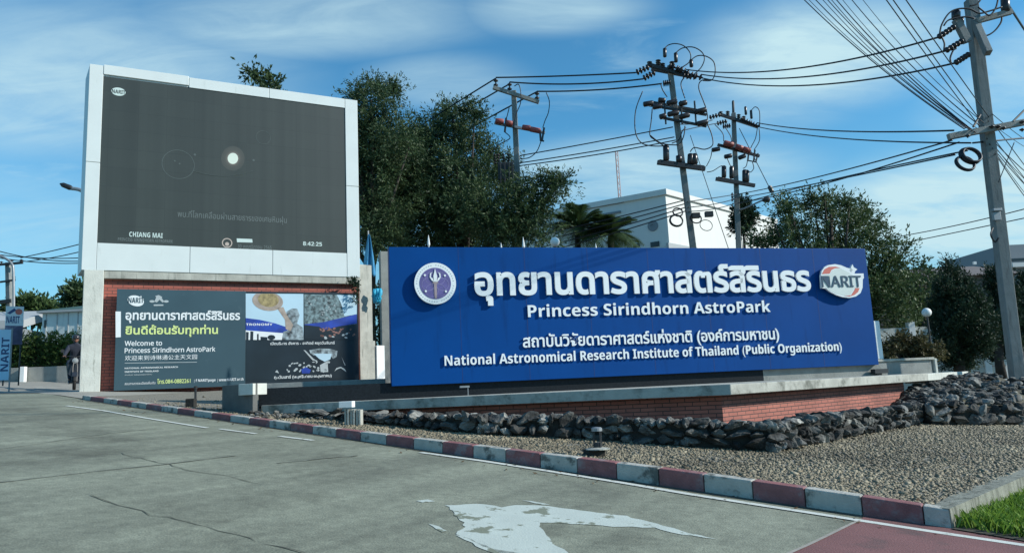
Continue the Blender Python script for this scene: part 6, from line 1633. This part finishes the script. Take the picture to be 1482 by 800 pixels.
# far left: pole, cables, street lamps
YL = 58.0
pL = upole('distant utility pole at the left edge beyond the banner', (14.5, 470), (12, 380), YL, .4, .32, EYE + .3)
bar('crossarm', pL, at(-2, 383, YL - .3), at(33, 380, YL - .3), .14, .18, 'dark_metal'); bar('crossarm', pL, at(0, 408, YL - .3), at(22, 405, YL - .3), .12, .14, 'dark_metal'); bar('crossarm', pL, at(0, 437, YL - .3), at(16, 435, YL - .3), .12, .3, 'dark_metal')
for x, y in ((2, 383), (17, 381), (31, 380), (20, 404)): disc_string('pin_insulator', pL, at(x, y, YL - .3), at(x, y - 5, YL - .3), 2, .14)
for i, (a, m_, c) in enumerate((((-20, 358, 50), (50, 374), (135, 377, 52)), ((-20, 366, 50), (50, 373), (135, 372, 52)), ((-20, 370, 50), (60, 380), (135, 380, 52)), ((30, 373, 55), (80, 362), (140, 347, 50)), ((40, 378, 57), (90, 370), (140, 358, 50)))):
    wire(words_[i] + ' from the top of five cables crossing the sky left of the LED screen', a, c, m_, .035, 'cables at the far left', ext=(20 if a[0] < 0 else 0, 25))
sp_ = thing('street_lamp', Vector((at(20, 540, 36).x, 36, EYE + .7)), 'tall thin street lamp with a curved arm at the far left behind the posters', 'street lamp')
b = MB(); b.tube(spline([at(20.5, 555, 36), at(20, 470, 36), at(19.5, 395, 36), at(17, 382, 36), at(10, 375, 36), at(0, 370, 36)], 5), .06, 7); b.build('pole', M['steel'], sp_, smooth=True)
b = MB(); p0, p1 = at(1, 370.5, 36), at(-14, 367, 36); L_ = (p1 - p0).length; b.lathe(p0, p1 - p0, [(0, .06), (L_ * .3, .14), (L_, .08)], 8); b.build('lamp_head', M['steel'], sp_)
sp_ = thing('street_lamp', Vector((at(150, 560, 27).x, 27, EYE + .5)), 'street lamp whose dark head pokes out left of the LED screen', 'street lamp')
b = MB(); b.tube(spline([at(150, 560, 27), at(146, 380, 27), at(140, 290, 27), at(118, 276, 27), at(104, 273, 27)], 5), .07, 7); b.build('pole', M['steel'], sp_, smooth=True)
b = MB(); p0, p1 = at(106, 273.5, 27), at(87, 266, 27); L_ = (p1 - p0).length; b.lathe(p0, p1 - p0, [(0, .05), (L_ * .25, .10), (L_ * .8, .09), (L_, .03)], 8); b.build('lamp_head', M['dark_metal'], sp_, smooth=True)

# ------------------------------------------------------------------ far left posters, rider
M['banner_blue'] = mat('banner_blue', (.55, .79, .96), .5, .08, 1)
M['banner_ink'] = mat('banner_ink', (.04, .09, .22), .5)
BN = Plane(at(-14, 556, 21.0), at(13, 556, 21.2)); BN.o.z = at(0, 556, 21).z
bn = thing('banner', BN.p(BN.w / 2, 0), 'tall light blue banner with dark vertical lettering at the left edge', 'banner')
hb = at(0, 477, 21.1).z - BN.o.z
b = MB(); b.pbox(BN, 0, BN.w - .02, .12, hb, -.03, 0); b.build('cloth', M['banner_blue'], bn)
for u in (.0, BN.w): b = MB(); b.tube([BN.p(u, -.25, -.05), BN.p(u, hb + .05, -.05)], .02, 6); b.build('frame_post', M['steel'], bn)
class Turn:      # lettering that reads upwards
    def __init__(s, P, u, v): s.P = P; s.n = P.n; s.u0 = u; s.v0 = v
    def p(s, a, b, c=0.0): return s.P.p(s.u0 - b, s.v0 + a, c)
b = MB(); ua = BN.px(12.3, 520)[0]; va = BN.px(6, 537)[1]; vb = BN.px(6, 488)[1]
text_uv(b, Turn(BN, ua, va), 'NARIT', 0, vb - va, 0, ua - BN.px(1, 520)[0], .002, .004, bold=True); b.build('lettering', M['banner_ink'], bn)
PN = Plane(at(6, 498, 21.6), at(32, 498, 21.9)); PN.o.z = at(20, 498, 21.7).z
po = thing('poster', PN.p(PN.w / 2, -.9), 'small poster with a white logo half above a violet photo half beside the blue banner', 'poster')
hp = at(20, 443, 21.7).z - PN.o.z
b = MB(); b.pbox(PN, 0, PN.w, 0, hp * .49, -.04, 0); M['violet'] = mat('poster_violet', (.10, .09, .15), .5, .4, 4, stains=(.34, .34, .42), stain_scale=1.5, stain_range=(.5, .62)); b.build('photo_half', M['violet'], po)
b = MB(); b.pbox(PN, 0, PN.w, hp * .49 + .001, hp, -.04, 0); b.build('white_half', M['print_white'], po)
b = MB(); text_uv(b, PN, 'NARIT', .02, PN.w * .78, hp * .56, hp * .74, .001, .003, bold=True); b.build('lettering', M['banner_ink'], po)
b = MB(); disc_uv(b, PN, PN.w * .72, hp * .86, .09, .001, .003, n=16); b.build('red_swirl', M['logo_red'], po)
b = MB(); b.prism([PN.p(.03, hp * .82, .001), PN.p(.2, hp * .95, .001), PN.p(.26, hp * .9, .001), PN.p(.1, hp * .79, .001)], PN.n * .003); b.build('dark_swirl', M['banner_ink'], po)
for u in (.03, PN.w - .03): b = MB(); b.tube([PN.p(u, -1.2, -.06), PN.p(u, hp, -.06)], .02, 6); b.build('stand_post', M['dark_metal'], po)

# scooter and rider in the shade beside the left pillar
gp_ = at(107, 567, 23.6)
YS = gp_.y
gp_.z = road_z(gp_.x, gp_.y) + .012
scoot = thing('scooter', gp_, 'dark motor scooter seen from the front in the shade beside the left concrete pillar', 'scooter')
HD = Vector((-gp_.x, -gp_.y, 0)).normalized(); HS = Vector((HD.y, -HD.x, 0)) * -1; ZZ = Vector((0, 0, 1))
def sp3(f, s, z): return gp_ + HD * f + HS * s + ZZ * z
M['scoot'] = mat('scooter_body', (.03, .035, .045), .3, .1); M['tyre'] = mat('tyre', (.02, .02, .02), .8)
for f in (.6, -.6):
    b = MB(); ring = [sp3(f + .25 * math.cos(a), 0, .25 + .25 * math.sin(a)) for a in [2 * math.pi * i / 20 for i in range(21)]]
    b.tube([p + (sp3(f, 0, .25) - p) * .18 for p in ring], .05, 8, caps=False); w_ = b.build('wheel', M['tyre'], scoot, smooth=True)
    b = MB(); b.lathe(sp3(f, -.03, .25), HS, [(0, .05), (.01, .17), (.05, .17), (.06, .05)], 14); b.build('rim', M['steel'], w_)
b = MB()
b.prism([sp3(.42, -.05, .38), sp3(.36, -.2, .5), sp3(.34, -.22, .8), sp3(.38, -.12, .98), sp3(.38, .12, .98), sp3(.34, .22, .8), sp3(.36, .2, .5), sp3(.42, .05, .38)], -HD * .08)
b.build('leg_shield', M['scoot'], scoot, bevel=.02)
b = MB(); b.prism([sp3(.3, 0, .2), sp3(.3, 0, .30), sp3(-.1, 0, .32), sp3(-.2, 0, .72), sp3(-.85, 0, .80), sp3(-.7, 0, .45), sp3(-.3, 0, .25)], HS * .3)
b.v = [v - HS * .15 for v in b.v]; b.build('body', M['scoot'], scoot, bevel=.03)
b = MB(); b.prism([sp3(-.16, -.14, .73), sp3(-.16, .14, .73), sp3(-.8, .12, .81), sp3(-.8, -.12, .81)], ZZ * .07); b.build('seat', M['tyre'], scoot, bevel=.02)
b = MB(); b.tube([sp3(.6, .06, .25), sp3(.45, .06, .7), sp3(.36, .02, 1.0)], .025, 7); b.tube([sp3(.6, -.06, .25), sp3(.45, -.06, .7), sp3(.36, -.02, 1.0)], .025, 7); b.build('fork', M['dark_metal'], scoot)
b = MB(); b.prism([sp3(.82, 0, .40), sp3(.66, 0, .54), sp3(.5, 0, .54), sp3(.36, 0, .40), sp3(.5, 0, .49), sp3(.66, 0, .49)], HS * .14); b.v = [v - HS * .07 for v in b.v]; b.build('mudguard', M['scoot'], scoot)
b = MB(); b.tube(spline([sp3(.22, -.36, 1.02), sp3(.32, -.2, 1.05), sp3(.36, 0, 1.02), sp3(.32, .2, 1.05), sp3(.22, .36, 1.02)], 4), .018, 7); b.build('handlebar', M['dark_metal'], scoot)
b = MB(); b.lathe(sp3(.36, 0, .90), HD, [(0, .09), (.06, .085), (.08, .03)], 14); M['lens'] = mat('lamp_lens', (.3, .33, .34), .15); b.build('headlight', M['lens'], scoot)
for s in (-.3, .3):
    b = MB(); b.tube([sp3(.3, s, 1.04), sp3(.3, s * 1.15, 1.2)], .008, 5); b.lathe(sp3(.33, s * 1.18, 1.22), -HD, [(0, .055), (.015, .055)], 10); b.build('mirror', M['dark_metal'], scoot)

def person(name, label, joints, edges, radii, m, parent_cat='person'):
    me = bpy.data.meshes.new(name); org = joints[0].copy()
    me.from_pydata([tuple(j - org) for j in joints], edges, [])
    o = bpy.data.objects.new(name, me); COL.objects.link(o); o.location = org
    sk = o.modifiers.new('skin', 'SKIN'); o.modifiers.new('sub', 'SUBSURF').levels = 2; o.modifiers['sub'].render_levels = 2
    me.skin_vertices[0].data[0].use_root = True
    for i, r in enumerate(radii): me.skin_vertices[0].data[i].radius = r
    me.materials.append(m); clean(o, label, parent_cat); return o
M['cloth_dark'] = mat('dark_clothes', (.022, .028, .045), .85, .2, 8); M['skin'] = mat('skin', (.28, .15, .10), .6); M['helmet'] = mat('helmet', (.03, .03, .035), .2)
J = [sp3(-.35, 0, .88), sp3(-.32, 0, 1.05), sp3(-.25, 0, 1.25), sp3(-.2, 0, 1.40), sp3(-.17, 0, 1.48), sp3(-.15, 0, 1.56),
     sp3(-.2, .19, 1.37), sp3(-.02, .28, 1.16), sp3(.22, .30, 1.05), sp3(-.2, -.19, 1.37), sp3(-.02, -.28, 1.16), sp3(.22, -.30, 1.05),
     sp3(-.3, .11, .88), sp3(.1, .17, .84), sp3(.08, .14, .40), sp3(.18, .14, .34), sp3(-.3, -.11, .88), sp3(.1, -.17, .84), sp3(.08, -.14, .40), sp3(.18, -.14, .34)]
Ed = [(0, 1), (1, 2), (2, 3), (3, 4), (4, 5), (3, 6), (6, 7), (7, 8), (3, 9), (9, 10), (10, 11), (0, 12), (12, 13), (13, 14), (14, 15), (0, 16), (16, 17), (17, 18), (18, 19)]
Rd = [(.16, .13), (.155, .12), (.17, .13), (.13, .11), (.06, .06), (.055, .055), (.085, .08), (.06, .06), (.04, .04), (.085, .08), (.06, .06), (.04, .04), (.10, .10), (.085, .085), (.055, .055), (.04, .04), (.10, .10), (.085, .085), (.055, .055), (.04, .04)]
pr_ = person('person', 'person in dark clothes and helmet riding the scooter beside the left pillar', J, Ed, Rd, M['cloth_dark'])
def child(mb, name, m, **k): return smooth_sides(mb.build(name, m, pr_, **k))
b = MB(); hc_ = sp3(-.13, 0, 1.62)
b.lathe(hc_ - ZZ * .11, ZZ, [(.115 - .115 * math.cos(math.pi * i / 12), .082 * math.sin(math.pi * i / 12) * (1.0 if i > 4 else .92)) for i in range(13)], 16)
fc = b.build('head', M['skin'], pr_); smooth_sides(fc)
b = MB(); b.prism([hc_ + HD * .075 + HS * .012 - ZZ * .03, hc_ + HD * .075 - HS * .012 - ZZ * .03, hc_ + HD * .105 - ZZ * .035, hc_ + HD * .08 + ZZ * .01][:3], ZZ * .02); b.build('nose', M['skin'], fc)
for s in (-1, 1):
    b = MB(); b.lathe(hc_ + HD * .074 + HS * (.03 * s) - ZZ * .002, HD, [(0, .012), (.006, .010), (.009, .002)], 8); b.build('eye', M['tyre'], fc)
b = MB(); b.box(hc_ + HD * .074 - ZZ * .062, (.04, .008, .008), (HS, HD, ZZ)); b.build('mouth', M['logo_red'], fc)
b = MB(); b.lathe(hc_ + ZZ * .01 - HD * .01, ZZ, [(0, .118), (.05, .125), (.09, .11), (.12, .08), (.14, .02)], 18); b.lathe(hc_ - HD * .05 - ZZ * .09, ZZ, [(0, .07), (.05, .10), (.1, .105)], 18); child(b, 'helmet', M['helmet'])
for s in (-1, 1):
    for k in range(4):
        b = MB(); o_ = sp3(.22, s * (.265 + .022 * k), 1.05); b.tube(spline([o_ - HD * .05, o_ + HD * .02 + ZZ * .022, o_ + HD * .045 - ZZ * .005, o_ + HD * .015 - ZZ * .025], 3), [.0095] * 10, 6); b.build('finger', M['skin'], pr_)
    b = MB(); o_ = sp3(.19, s * .255, 1.045); b.tube([o_ - HD * .03, o_ + HD * .02 - ZZ * .025, o_ + HD * .045 - ZZ * .02], .010, 6); b.build('thumb', M['skin'], pr_)
print('script done', len(bpy.data.objects))
